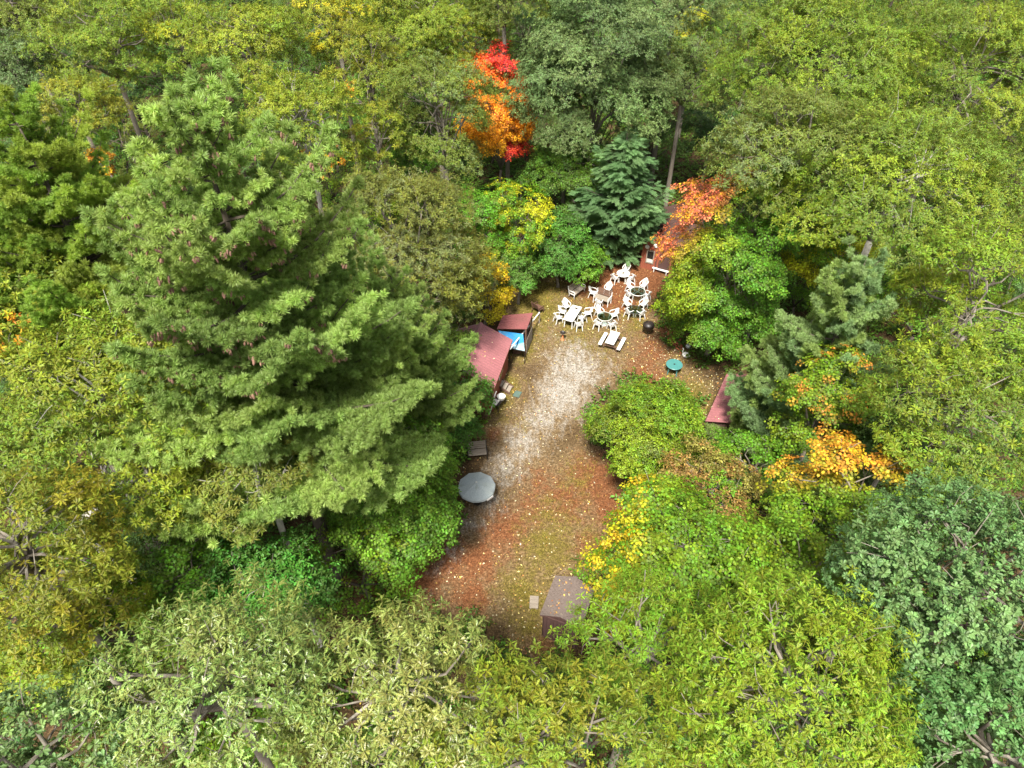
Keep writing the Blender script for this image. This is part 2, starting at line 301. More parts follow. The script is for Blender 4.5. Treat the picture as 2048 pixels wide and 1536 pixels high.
# ---------------------------------------------------------------- leaf sprays: one mesh each, placed thousands of times
OAK = [(0.0, .012), (.16, .014), (.25, .12), (.31, .05), (.46, .27), (.51, .055), (.68, .30), (.73, .06), (.88, .17), (.91, .05), (1.0, .0)]
WOAK = [(0.0, .015), (.14, .02), (.28, .12), (.34, .09), (.50, .22), (.57, .14), (.72, .30), (.80, .19), (.90, .22), (1.0, .06)]
OVAL = [(0.0, .02), (.2, .16), (.45, .24), (.7, .19), (1.0, .0)]
class Leaves:
    def __init__(s, seed): s.v = []; s.f = []; s.vein = []; s.tone = []; s.r = random.Random(seed)
    def blade(s, prof, L, base, az, el, droop=0.25, fold=0.35, roll=0.0, width=1.0, tone=None):
        tone = s.r.random() if tone is None else tone
        n0 = len(s.v); k = len(prof); ca, sa = math.cos(az), math.sin(az); ce, se = math.cos(el), math.sin(el)
        d = Vector((ca * ce, sa * ce, se)); side = Vector((-sa, ca, 0)); up = side.cross(d) * -1
        up = d.cross(side)
        side, up = side * math.cos(roll) + up * math.sin(roll), up * math.cos(roll) - side * math.sin(roll)
        for t, w in prof:
            c = Vector(base) + d * (L * t) + Vector((0, 0, -droop * L * t * t))
            for sgn in (0, 1, -1):
                s.v.append(c + side * (sgn * w * L * width) + up * (fold * w * L * width * abs(sgn))); s.vein.append(1.0 if sgn == 0 or t < .18 else 0.0); s.tone.append(tone)
        for i in range(k - 1):
            a = n0 + i * 3; b = a + 3
            s.f += [(a, b, b + 1, a + 1), (a, a + 2, b + 2, b)]
    def palm(s, size, c, az, tilt, tone=None):
        tone = s.r.random() if tone is None else tone
        n0 = len(s.v); pr = [(0, 1.0), (18, .55), (34, .78), (48, .45), (66, .62), (98, .34), (140, .40), (172, .12)]
        ax = Vector((math.cos(az), math.sin(az), 0)); ay = Vector((-math.sin(az), math.cos(az), 0)); nrm = Vector((math.cos(tilt[0]) * math.sin(tilt[1]), math.sin(tilt[0]) * math.sin(tilt[1]), math.cos(tilt[1])))
        ax = (ax - nrm * ax.dot(nrm)).normalized(); ay = nrm.cross(ax)
        s.v.append(Vector(c)); s.vein.append(1.0); s.tone.append(tone)
        ring = [(a, r) for a, r in pr] + [(-a, r) for a, r in reversed(pr) if a]
        for a, r in ring:
            a = math.radians(a); s.v.append(Vector(c) + (ax * math.cos(a) + ay * math.sin(a)) * (size * r) - nrm * (0.16 * size * r * r)); s.vein.append(0.0); s.tone.append(tone)
        m = len(ring)
        s.f += [(n0, n0 + 1 + i, n0 + 1 + (i + 1) % m) for i in range(m)]
    def twig(s, p0, p1, w=0.006):
        n0 = len(s.v); p0, p1 = Vector(p0), Vector(p1)
        for p in (p0, p1):
            for a in (0, 2.1, 4.2): s.v.append(p + Vector((math.cos(a), math.sin(a), 0.3)) * w); s.vein.append(1.0); s.tone.append(.1)
        s.f += [(n0 + i, n0 + (i + 1) % 3, n0 + 3 + (i + 1) % 3, n0 + 3 + i) for i in range(3)]
    def mesh(s, name, mat):
        m = bpy.data.meshes.new(name); m.from_pydata([tuple(v) for v in s.v], [], s.f)
        for nm, arr in (('vein', s.vein), ('leaf_tone', s.tone)):
            a = m.attributes.new(nm, 'FLOAT', 'POINT'); a.data.foreach_set('value', np.array(arr, np.float32))
        m.materials.append(mat); m.update(); return m

def proto_oak(seed, prof, L, n, width, mat, el=(0.05, 0.75), droop=0.3):
    b = Leaves(seed); r = b.r
    b.twig((0, 0, -.22), (0, 0, .02), .007)
    for i in range(n):
        az = i * 2.4 + r.uniform(-.35, .35); e = r.uniform(*el); l = L * r.uniform(.75, 1.1)
        b.blade(prof, l, (0, 0, r.uniform(-.10, .02)), az, e, droop * r.uniform(.5, 1.5), r.uniform(.15, .5), r.uniform(-.35, .35), width)
    return b.mesh('leaf_cluster', mat)
def proto_maple(seed, size, n, length, mat):
    b = Leaves(seed); r = b.r
    for arm in range(3):
        a = (arm - 1) * 0.7 + r.uniform(-.2, .2); l = length * (1.0 if arm == 1 else .75)
        b.twig((-.15, 0, -.04), (l * math.cos(a), l * math.sin(a), .0), .005)
        for i in range(n):
            t = (i + .6) / n; sd = -1 if i % 2 else 1
            c = (l * t * math.cos(a) - sd * .085 * math.sin(a) + r.uniform(-.03, .03), l * t * math.sin(a) + sd * .085 * math.cos(a) + r.uniform(-.03, .03), r.uniform(-.05, .04))
            b.palm(size * r.uniform(.75, 1.15), c, a + sd * .9 + r.uniform(-.4, .4), (r.uniform(0, 6.28), r.uniform(.0, .75)))
    return b.mesh('leaf_spray', mat)
def proto_oval(seed, L, n, length, mat):
    b = Leaves(seed); r = b.r
    for arm in range(4):
        az = arm * 1.57 + r.uniform(-.4, .4); e = r.uniform(.0, .6)
        tip = Vector((math.cos(az) * math.cos(e), math.sin(az) * math.cos(e), math.sin(e))) * length
        b.twig((0, 0, -.1), tip, .005)
        for i in range(n):
            p = tip * ((i + .5) / n); sd = -1 if i % 2 else 1
            b.blade(OVAL, L * r.uniform(.8, 1.2), p, az + sd * .8 + r.uniform(-.3, .3), r.uniform(-.3, .5), .2, .3, r.uniform(-.6, .6), 1.1)
    return b.mesh('leaf_spray', mat)
def proto_tuft(seed, L, n, w, mat, spread=1.25):
    b = Leaves(seed); r = b.r
    for i in range(n):
        th = math.acos(1 - r.random() * (1 - math.cos(spread))); az = i * 2.4
        d = Vector((math.sin(th) * math.cos(az), math.sin(th) * math.sin(az), math.cos(th))); l = L * r.uniform(.75, 1.1)
        base = Vector((0, 0, r.uniform(-.09, .03)))
        x = d.cross(Vector((r.uniform(-1, 1), r.uniform(-1, 1), r.uniform(-1, 1)))).normalized() * w
        n0 = len(b.v); tone = r.random()
        b.v += [base - x * .6, base + x * .6, base + d * l * .6 + x, base + d * l * .6 - x, base + d * l]; b.vein += [1, 1, 0, 0, 0]; b.tone += [tone] * 5
        b.f += [(n0, n0 + 1, n0 + 2, n0 + 3), (n0 + 3, n0 + 2, n0 + 4)]
    return b.mesh('needle_tuft', mat)
def proto_frond(seed, length, n, mat):
    b = Leaves(seed); r = b.r
    b.twig((-.1, 0, 0), (length, 0, -.04), .006)
    for i in range(n):
        t = (i + .3) / n; sd = -1 if i % 2 else 1; l = length * .42 * (1 - t * .65) * r.uniform(.8, 1.15)
        p = Vector((length * t, 0, -.04 * t)); d = Vector((math.cos(.85), sd * math.sin(.85), r.uniform(-.2, .1)))
        for k in range(5):
            q = p + d * (l * (k + .2) / 5)
            for s2 in (-1, 1):
                d2 = (d + Vector((-d.y, d.x, 0)) * (s2 * .75) + Vector((0, 0, r.uniform(-.2, .3)))).normalized(); ll = .085 * r.uniform(.7, 1.2); x = d2.cross(Vector((0, 0, 1))).normalized() * .011
                n0 = len(b.v); tone = r.random(); b.v += [q - x, q + x, q + d2 * ll]; b.vein += [.8, .8, 0]; b.tone += [tone] * 3; b.f.append((n0, n0 + 1, n0 + 2))
    return b.mesh('needle_spray', mat)
def proto_cones(seed, mat):
    b = Leaves(seed); r = b.r
    for i in range(5):
        c = Vector((r.uniform(-.14, .14), r.uniform(-.14, .14), r.uniform(-.06, .05))); n0 = len(b.v); tone = r.random(); lean = Vector((r.uniform(-.05, .05), r.uniform(-.05, .05), -1)).normalized()
        for t, w in ((0, .012), (.25, .03), (.7, .032), (1, .008)):
            for k in range(5): b.v.append(c + lean * (.17 * t) + Vector((math.cos(k * 1.257), math.sin(k * 1.257), 0)) * w); b.vein.append(0); b.tone.append(tone)
        b.f += [(n0 + j * 5 + k, n0 + j * 5 + (k + 1) % 5, n0 + j * 5 + 5 + (k + 1) % 5, n0 + j * 5 + 5 + k) for j in range(3) for k in range(5)]
    return b.mesh('pine_cones', mat)
def proto_fallen(seed, size, mat):
    b = Leaves(seed); r = b.r
    if seed % 2: b.palm(size, (0, 0, .02), 0, (r.uniform(0, 6.28), .35))
    else: b.blade(OAK, size * 2, (-size, 0, .015), 0, .12, .2, .35, 0)
    return b.mesh('fallen_leaf', mat)
def proto_grass(seed, h, n, mat):
    b = Leaves(seed); r = b.r
    for i in range(n):
        az = r.uniform(0, 6.28); c = Vector((r.uniform(-.16, .16), r.uniform(-.16, .16), 0)); d = Vector((math.cos(az) * .7, math.sin(az) * .7, 1)).normalized(); x = Vector((-math.sin(az), math.cos(az), 0)) * .009; l = h * r.uniform(.5, 1.2)
        n0 = len(b.v); tone = r.random(); b.v += [c - x, c + x, c + d * l]; b.vein += [.4, .4, 0]; b.tone += [tone] * 3; b.f.append((n0, n0 + 1, n0 + 2))
    return b.mesh('grass_tuft', mat)

def species(name, meshes):
    """A node group that sets one of these meshes on every point of a crown, turned, scaled and tinted as the point says."""
    g = bpy.data.node_groups.new(name, 'GeometryNodeTree')
    g.interface.new_socket('Geometry', in_out='INPUT', socket_type='NodeSocketGeometry'); g.interface.new_socket('Geometry', in_out='OUTPUT', socket_type='NodeSocketGeometry')
    N, L = g.nodes, g.links; gi = N.new('NodeGroupInput'); go = N.new('NodeGroupOutput'); j = N.new('GeometryNodeJoinGeometry')
    for m in reversed(meshes):
        o = bpy.data.objects.new(m.name, m); oi = N.new('GeometryNodeObjectInfo'); oi.inputs['Object'].default_value = o
        gti = N.new('GeometryNodeGeometryToInstance'); L.new(oi.outputs['Geometry'], gti.inputs[0]); L.new(gti.outputs[0], j.inputs[0])
    ip = N.new('GeometryNodeInstanceOnPoints'); ip.inputs['Pick Instance'].default_value = True
    r = N.new('GeometryNodeInputNamedAttribute'); r.data_type = 'FLOAT_VECTOR'; r.inputs['Name'].default_value = 'rot'
    s = N.new('GeometryNodeInputNamedAttribute'); s.data_type = 'FLOAT'; s.inputs['Name'].default_value = 'scl'
    L.new(gi.outputs[0], ip.inputs['Points']); L.new(j.outputs[0], ip.inputs['Instance']); L.new(r.outputs[0], ip.inputs['Rotation']); L.new(s.outputs[0], ip.inputs['Scale']); L.new(ip.outputs[0], go.inputs[0])
    return g, meshes
SP = {
    'red_oak': species('red_oak_leaves', [proto_oak(i, OAK, .20, 9, .60, M['red_oak'], (-.15, .75), .25) for i in range(4)]),
    'pale_oak': species('pale_oak_leaves', [proto_oak(5 + i, OAK, .20, 9, .58, M['pale_oak'], (-.15, .75), .25) for i in range(4)]),
    'white_oak': species('white_oak_leaves', [proto_oak(10 + i, WOAK, .15, 11, .82, M['white_oak'], (.0, .8), .25) for i in range(4)]),
    'maple': species('maple_leaves', [proto_maple(20 + i, .095, 5, .42, M['maple']) for i in range(4)]),
    'small': species('small_leaves', [proto_oval(30 + i, .13, 5, .34, M['maple']) for i in range(4)]),
    'pine': species('pine_tufts', [proto_tuft(40 + i, .165, 84, .0085, M['needle'], 1.6) for i in range(3)]),
    'hemlock': species('needle_sprays', [proto_frond(50 + i, .55, 14, M['needle']) for i in range(3)]),
    'cones': species('pine_cones', [proto_cones(60 + i, M['cone']) for i in range(3)]),
    'litter': species('fallen_leaves', [proto_fallen(70 + i, .075, M['litter_leaf']) for i in range(4)]),
    'grass': species('grass_tufts', [proto_grass(80 + i, .10, 16, M['blade']) for i in range(3)]),
}
def eulers(axis, spin=None):
    """Euler angles that turn local +Z onto each axis, with a random (or given) spin about it."""
    n = len(axis); z = axis / np.linalg.norm(axis, axis=1, keepdims=True)
    ref = np.where(np.abs(z[:, 2:3]) < .95, np.array([[0, 0, 1.0]]), np.array([[1.0, 0, 0]]))
    x = np.cross(ref, z); x /= np.linalg.norm(x, axis=1, keepdims=True); y = np.cross(z, x)
    a = rng.uniform(0, 6.283, n) if spin is None else spin
    x2 = x * np.cos(a)[:, None] + y * np.sin(a)[:, None]; y2 = np.cross(z, x2)
    return np.stack([np.arctan2(y2[:, 2], z[:, 2]), -np.arcsin(np.clip(x2[:, 2], -1, 1)), np.arctan2(x2[:, 1], x2[:, 0])], 1)
def scatter(name, sp, pts, rot, scl, tint, parent=None, loc=None, kind='stuff'):
    m = bpy.data.meshes.new(name); m.vertices.add(len(pts)); m.vertices.foreach_set('co', np.asarray(pts, np.float32).ravel())
    a = m.attributes.new('rot', 'FLOAT_VECTOR', 'POINT'); a.data.foreach_set('vector', np.asarray(rot, np.float32).ravel())
    a = m.attributes.new('scl', 'FLOAT', 'POINT'); a.data.foreach_set('value', np.asarray(scl, np.float32))
    t4 = np.ones((len(pts), 4), np.float32); t4[:, :3] = tint
    a = m.attributes.new('tint', 'FLOAT_COLOR', 'POINT'); a.data.foreach_set('color', t4.ravel())
    o = link(name, m, parent, loc); o['kind'] = kind
    md = o.modifiers.new('leaves', 'NODES'); md.node_group = SP[sp][0]
    return o
# ---------------------------------------------------------------- trees
PAL = {
    'yellowgreen': [(.115, .178, .012), (.085, .148, .012), (.165, .198, .012)],
    'olive': [(.085, .135, .018), (.110, .155, .02), (.070, .115, .018)],
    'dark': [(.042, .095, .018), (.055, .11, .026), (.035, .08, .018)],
    'whiteoak': [(.078, .150, .042), (.100, .172, .050), (.062, .125, .036)],
    'pale': [(.135, .190, .042), (.105, .165, .034), (.170, .205, .046)],  # foreground oaks: sky glare on the leaves put into paler tints
    'bright': [(.075, .19, .012), (.10, .215, .014), (.06, .155, .012)],
    'limegreen': [(.105, .205, .010), (.080, .175, .010), (.140, .215, .010)],
    'greygreen': [(.080, .135, .042), (.105, .155, .052), (.07, .12, .042)],
    'yellow': [(.40, .34, .010), (.32, .32, .012), (.24, .27, .012)],
    'orange': [(.50, .20, .012), (.45, .27, .012), (.52, .15, .012)],
    'red': [(.55, .035, .018), (.42, .02, .025), (.50, .08, .015)],
    'pine': [(.220, .305, .080), (.255, .335, .090), (.185, .265, .070)],
    'bluepine': [(.180, .270, .115), (.215, .295, .115), (.225, .30, .090)],
    'yellowpine': [(.205, .285, .040), (.17, .26, .040), (.24, .30, .050)],
    'hemlock': [(.130, .225, .095), (.155, .25, .11), (.105, .19, .08)],
    'brown': [(.22, .14, .045), (.19, .16, .035), (.25, .13, .04)],
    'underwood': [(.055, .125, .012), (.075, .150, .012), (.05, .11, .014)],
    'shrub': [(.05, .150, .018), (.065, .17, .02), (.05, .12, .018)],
}
def pick(pal, n): p = np.array(PAL[pal]); return p[rng.integers(0, len(p), n)]
def unit(v): return v / np.maximum(np.linalg.norm(v, axis=-1, keepdims=True), 1e-9)
def fib(n, zmin):
    i = np.arange(n) + .5; z = 1 - i / n * (1 - zmin); a = i * 2.39996 + rng.uniform(0, 6.28); r = np.sqrt(np.maximum(0, 1 - z * z))
    return np.stack([r * np.cos(a), r * np.sin(a), z], 1)

NEAR = []
def place(x0, x1, y0, y1, zt):
    """From the outline a crown has in the photograph and the height of its top: where it stands and its three half-sizes."""
    px, py = (x0 + x1) / 2, (y0 + y1) / 2; zc = zt * .7; R = 3
    for _ in range(6):
        c = at(px, py, zc); dist = (c - Vector((0, 0, CAM_H))).length; dep = math.asin((CAM_H - zc) / dist)
        R = (x1 - x0) / 2 * depth(c) / FPX; h = (y1 - y0) / 2 * depth(c) / FPX * math.cos(math.atan((py - 768) / FPX))
        rz = math.sqrt(max(h * h - (R * math.sin(dep)) ** 2, 0)) / math.cos(dep); rz = min(max(rz, .7 * R), zt * .49)
        zc = zt - rz
    ry = R
    if h < R * math.sin(dep): ry = max(h / math.sin(dep), .6 * R)
    return c, R, ry, rz, zc, dist

def limb_tubes(T, base, zfork, tips, r0, mat, twig_mat=None):
    """Trunk up to the crown, main limbs as parts, thin branches joined."""
    lean = Vector((rng.uniform(-.3, .3), rng.uniform(-.3, .3), 0)); top = Vector((0, 0, zfork)) + lean
    MB().tube([(0, 0, -.15), (0, 0, .25), Vector((0, 0, zfork * .5)) + lean * .3, top], [r0 * 1.5, r0 * 1.1, r0 * .9, r0 * .75], 9).build('trunk', mat, T, smooth=True)
    return top

def broadleaf(T, sp, R, ry, rz, zc, pal, n_clump, dens, near, colour=None, zmin=-.7, mat='bark', scale=1.0, fill=.75, big_limbs=None, accent=None):
    """Crown of leafy boughs: each bough is a tuft of sprays at the end of a limb."""
    dirs = unit(fib(n_clump, zmin) + rng.normal(0, .13, (n_clump, 3)))
    keep = rng.random(n_clump) > .06; dirs = dirs[keep]; n = len(dirs)
    rad = rng.uniform(.58, .86, n); cc = dirs * rad[:, None] * np.array((R, ry, rz)) + np.array((0, 0, zc))
    inner = unit(rng.normal(0, 1, (max(1, n // 8), 3))) * rng.uniform(.1, .42, (max(1, n // 8), 1)) * np.array((R, ry, rz)) + np.array((0, 0, zc))
    cc = np.concatenate([cc, inner]); dirs = np.concatenate([dirs, unit(inner - np.array((0, 0, zc)))]); n = len(cc)
    rc = rng.uniform(.25, .42, n) * (R + ry + min(rz, R)) / 3
    pts, axes, tints = [], [], []
    for i in range(n):
        k = int(dens * rc[i] ** 2 * rng.uniform(.75, 1.25)) + 6
        u = unit(rng.normal(0, 1, (k, 3))); w = u @ unit(dirs[i] * .7 + np.array((0, 0, .75)))
        u = u[w > rng.uniform(.02, .30)]; k = len(u)
        lump = 1 + .30 * np.sin(u @ rng.normal(0, 4, (3, 1)) + rng.uniform(0, 6))
        p = cc[i] + u * np.array((1.15, 1.15, .72)) * rc[i] * (rng.uniform(.62, 1.05, (k, 1))) * lump
        ax = unit(u * .65 + dirs[i] * .35 + np.array((0, 0, .75)) + rng.normal(0, .28, (k, 3)))
        base = PAL[pal][rng.integers(0, len(PAL[pal]))] if colour is None else None
        if colour is None:
            t = np.array(base) * rng.uniform(.72, 1.28) * rng.uniform(.8, 1.22, (k, 1)) * np.ones((1, 3)); mixp = rng.random(k) < .35; t[mixp] = pick(pal, mixp.sum()) * rng.uniform(.8, 1.2, (mixp.sum(), 1))
        else:
            q = (p - np.array((0, 0, zc))) / np.array((R, ry, rz)); t = colour(q, dirs[i]) * rng.uniform(.78, 1.22, (k, 1))
        if accent and rng.random() < accent[1]: a_ = rng.random(k) < (.6 if accent[0] not in ('orange', 'red') else .25); t[a_] = pick(accent[0], a_.sum())
        pts.append(p); axes.append(ax); tints.append(t)
    P, A, C = np.concatenate(pts), np.concatenate(axes), np.concatenate(tints)
    if colour is None: C = C * (rng.uniform(.82, 1.14), rng.uniform(.92, 1.06), 1)
    ok = P[:, 2] > .35; P, A, C = P[ok], A[ok], C[ok]
    r0 = .022 * (R + ry) / 2 + .05 + .004 * zc
    zf = max(.3, zc - rz * .75); top = limb_tubes(T, None, zf, None, r0, M[mat])
    order = np.argsort(-rc[:n]); tw = MB()
    for q, i in enumerate(order):
        e = Vector(cc[i]); st = Vector((top.x, top.y, zf)) if q < 6 else Vector((top.x, top.y, zf)).lerp(Vector((0, 0, zc + rz * .4)), rng.uniform(.2, .9))
        mid = st.lerp(e, .5) + Vector((rng.uniform(-.15, .15) * R, rng.uniform(-.15, .15) * R, rng.uniform(.0, .14) * R))
        pl = [st, st.lerp(mid, .5) + Vector((0, 0, .05 * R)), mid, mid.lerp(e, .6), e]
        if q < 6: MB().tube(pl, [r0 * .62, r0 * .5, r0 * .36, r0 * .24, r0 * .1], 7).build('limb', M[mat], T, smooth=True)
        else: tw.tube(pl, [r0 * .32, r0 * .26, r0 * .2, r0 * .13, r0 * .06], 5, caps=False)
        for _ in range(3):
            d = unit(rng.normal(0, 1, 3) + np.array((0, 0, .4))) * rc[i] * .9; tw.tube([mid.lerp(e, rng.uniform(.3, 1)), e + Vector(d) * .5 + Vector((0, 0, .05)), e + Vector(d)], [r0 * .1, r0 * .07, .008], 4, caps=False)
    tw.build('twigs', M[mat], T, kind='stuff')
    S = rng.uniform(.8, 1.2, len(P)) * scale
    leaf_parts(T, sp, P, eulers(A), S, C, near)

def leaf_parts(T, sp, P, E, S, C, near, name='crown'):
    n = len(P); solo = np.zeros(n, bool)
    if near:
        W = P + np.array(T.location); x, y = pix(W); d = np.linalg.norm(W - np.array((0, 0, CAM_H)), axis=1)
        vis = (x > 0) & (x < 2048) & (y > 0) & (y < 1536); h = d - (P[:, 2] - P[:, 2].min()) * .35 + np.where(vis, 0, 1e3) + rng.uniform(0, 1.5, n)
        solo[np.argsort(h)[:near]] = True; solo &= vis
        ms = SP[sp][1]
        for i in np.nonzero(solo)[0]:
            m = ms[int(rng.integers(0, len(ms)))]; o = bpy.data.objects.new(m.name, m); o.parent = T
            o.location = P[i].tolist(); o.rotation_euler = E[i].tolist(); s = float(S[i]); o.scale = (s, s, s); o['tint'] = [float(C[i][0]), float(C[i][1]), float(C[i][2])]
            col.objects.link(o)
    r = ~solo
    return scatter(name, sp, P[r], E[r], S[r], C[r], T)

def pine(T, H, zb, R, pal, near, sp='pine', whorl=.75, droop=-.12, prof=None, dens=1.0, cones=0.0, tuft=1.0, r0=.24, flat=.25, mat='bark_dark', irregular=.45):
    """White pine: a straight trunk with whorls of limbs that carry plumes of needle tufts."""
    MB().tube([(0, 0, -.2), (0, 0, .3), (0.05, 0, H * .5), (0, .05, H)], [r0 * 1.35, r0 * 1.1, r0 * .75, .03], 10).build('trunk', M[mat], T, smooth=True)
    prof = prof or (lambda t: min(1, (1 - t) * 1.7 + .10) * (.72 + .28 * min(1, t * 4)))
    P, A, C, CN = [], [], [], []; tw = MB(); z = zb; lv = 0
    while z < H - .35:
        t = (z - zb) / (H - zb); L0 = R * prof(t); nb = 5 + int(rng.integers(0, 3)); a0 = rng.uniform(0, 6.28)
        for k in range(nb):
            if rng.random() < .10: continue
            az = a0 + 6.283 * k / nb + rng.uniform(-.3, .3); L = L0 * rng.uniform(1 - irregular, 1 + irregular * .6)
            if L < .25: L = .25
            rise = (.22 + .5 * t) * L * rng.uniform(.5, 1.6); zj = rng.normal(0, .5 if sp == 'pine' else .25) * whorl; ca, sa = math.cos(az), math.sin(az)
            f = lambda s: Vector((ca * L * s, sa * L * s, z + zj + rise * s * s + droop * L * s * (1 - s)))
            lr = r0 * .28 * (L / R) ** .7 + .01
            pl = [f(0), f(.3), f(.6), f(.85), f(1)]
            if L > .55 * R and lv % 2 == 0 and k < 4: MB().tube(pl, [lr, lr * .8, lr * .55, lr * .3, .012], 6).build('limb', M[mat], T, smooth=True)
            else: tw.tube(pl, [lr * .9, lr * .7, lr * .5, lr * .3, .01], 5, caps=False)
            bt = np.array(PAL[pal][rng.integers(0, len(PAL[pal]))]) * rng.uniform(.82, 1.2)
            s = .22 if L > 1 else .1
            while s <= 1.0:
                c = f(s); wl = L * .36 * math.sin(math.pi * min(1, .22 + s * .72)) * rng.uniform(.7, 1.2) + .06
                for sd in (-1, 1):
                    d = Vector((ca, sa, 0)) * .75 + Vector((-sa, ca, 0)) * sd; d.normalize()
                    m = max(1, int(wl / (.21 if sp == 'pine' else .34) * dens))
                    for q in range(m):
                        u = (q + rng.uniform(.3, 1)) / m
                        p = c + d * (wl * u) + Vector((rng.normal(0, .05), rng.normal(0, .05), rng.normal(.05, .09) + flat * wl * u * .5))
                        P.append(p); A.append((d.x * .45 + ca * .3, d.y * .45 + sa * .3, 1.0 if sp == 'pine' else .06)); C.append(bt * rng.uniform(.78, 1.25))
                        if cones and t > .45 and u > .6 and rng.random() < cones: CN.append(p + Vector((0, 0, -.05)))
                s += (.24 if sp == 'pine' else .34) / max(L, .5) / max(.6, dens)
            for _ in range(5): P.append(f(1) + Vector(rng.normal(0, .10, 3).tolist())); A.append((ca * .7, sa * .7, .7 if sp == 'pine' else .05)); C.append(bt * rng.uniform(.9, 1.25))
        z += whorl * rng.uniform(.75, 1.25) * (1 - .45 * t); lv += 1
    for _ in range(8): P.append(Vector((rng.normal(0, .1), rng.normal(0, .1), H - rng.uniform(0, .7)))); A.append((rng.normal(0, .3), rng.normal(0, .3), 1)); C.append(np.array(PAL[pal][0]))
    tw.build('twigs', M[mat], T, kind='stuff')
    P, A, C = np.array([tuple(p) for p in P]), np.array(A), np.array(C)
    A = A + rng.normal(0, .22 if sp == 'pine' else .12, A.shape)
    if sp == 'pine': E = eulers(A)
    else:   # flat sprays: local +X along the axis
        az = np.arctan2(A[:, 1], A[:, 0]); E = np.stack([rng.normal(0, .2, len(A)), rng.normal(.05, .2, len(A)), az + rng.normal(0, .3, len(A))], 1)
    leaf_parts(T, sp, P, E, rng.uniform(.8, 1.25, len(P)) * tuft, C, near)
    if CN:
        CN = np.array([tuple(p) for p in CN]); n = len(CN)
        scatter('pine_cones', 'cones', CN, np.stack([rng.normal(0, .2, n), rng.normal(0, .2, n), rng.uniform(0, 6, n)], 1), rng.uniform(.8, 1.2, n), np.array((.17, .095, .07)) * rng.uniform(.8, 1.3, (n, 1)), T)

def tree(kind, box, zt, pal, label, group=None, name=None, cat='tree', near=None, clumps=None, dens=None, **kw):
    c, R, ry, rz, zc, dist = place(*box, zt); g = 1.06 if box[3] < 560 else 1.03; R *= g; ry *= g
    nm = name or {'red_oak': 'oak_tree', 'pale_oak': 'oak_tree', 'white_oak': 'white_oak_tree', 'maple': 'maple_tree', 'small': 'broadleaf_tree', 'pine': 'pine_tree', 'hemlock': 'hemlock_tree'}[kind]
    T = empty(nm, (c.x, c.y, 0), 0, label, cat, group)
    near = (300 if dist < 24 else 120 if dist < 34 else 40) if near is None else near
    n_clump = int(clumps * 1.2) if clumps else int(np.clip(11 + R * 3.8, 11, 38))
    d = dens or {'red_oak': 190, 'pale_oak': 215, 'white_oak': 190, 'maple': 125, 'small': 115}.get(kind, 60)
    broadleaf(T, kind, R, ry, rz, zc, pal, n_clump, d, near, **kw)
    return T
# ---------------------------------------------------------------- buildings
def frame_of(o, x):
    """Local axes: x along the given direction, y to its left, on the ground."""
    x = Vector((x.x, x.y, 0)).normalized(); return x, Vector((-x.y, x.x, 0))
def ribbed(mb, a, b, c, d, pitch=.22, rib=.03, th=.03):
    """Metal roof sheet from eave a-b to ridge d-c, its ribs running up the slope."""
    a, b, c, d = map(Vector, (a, b, c, d)); nrm = (b - a).cross(d - a).normalized(); nrm = nrm if nrm.z > 0 else -nrm
    n = max(2, round((b - a).length / pitch)); ts = []
    for i in range(n):
        ts += [(i / n, 0), ((i + .72) / n, 0), ((i + .78) / n, 1), ((i + .92) / n, 1)]
    ts.append((1.0, 0)); vs = []
    for t, h in ts:
        vs += [a.lerp(b, t) + nrm * (rib * h), d.lerp(c, t) + nrm * (rib * h), a.lerp(b, t) - nrm * th, d.lerp(c, t) - nrm * th]
    fs = []
    for i in range(len(ts) - 1):
        q = i * 4; w = q + 4; fs += [(q, w, w + 1, q + 1), (q + 3, w + 3, w + 2, q + 2), (q + 2, w + 2, w, q), (q + 1, w + 1, w + 3, q + 3)]
    fs += [(0, 1, 3, 2), (len(vs) - 4, len(vs) - 2, len(vs) - 1, len(vs) - 3)]
    mb.add(vs, fs); return mb
def boards(T, p0, p1, z0, z1, mat, w=.16, th=.025, out=None, gap=.012, gable=None):
    """A wall of upright boards, each a part."""
    p0, p1 = Vector(p0), Vector(p1); L = (p1 - p0).length; d = (p1 - p0) / L; n = max(1, round(L / w)); ww = L / n
    for i in range(n):
        c = p0 + d * (ww * (i + .5)); t = (i + .5) / n; top = z1 if gable is None else z1 + gable * (1 - abs(2 * t - 1))
        MB().box((0, 0, 0), (ww - gap, th * random.uniform(.8, 1.2), top - z0), Matrix.Rotation(math.atan2(d.y, d.x), 3, 'Z')).build('board', mat, T, loc=(c.x, c.y, (z0 + top) / 2))

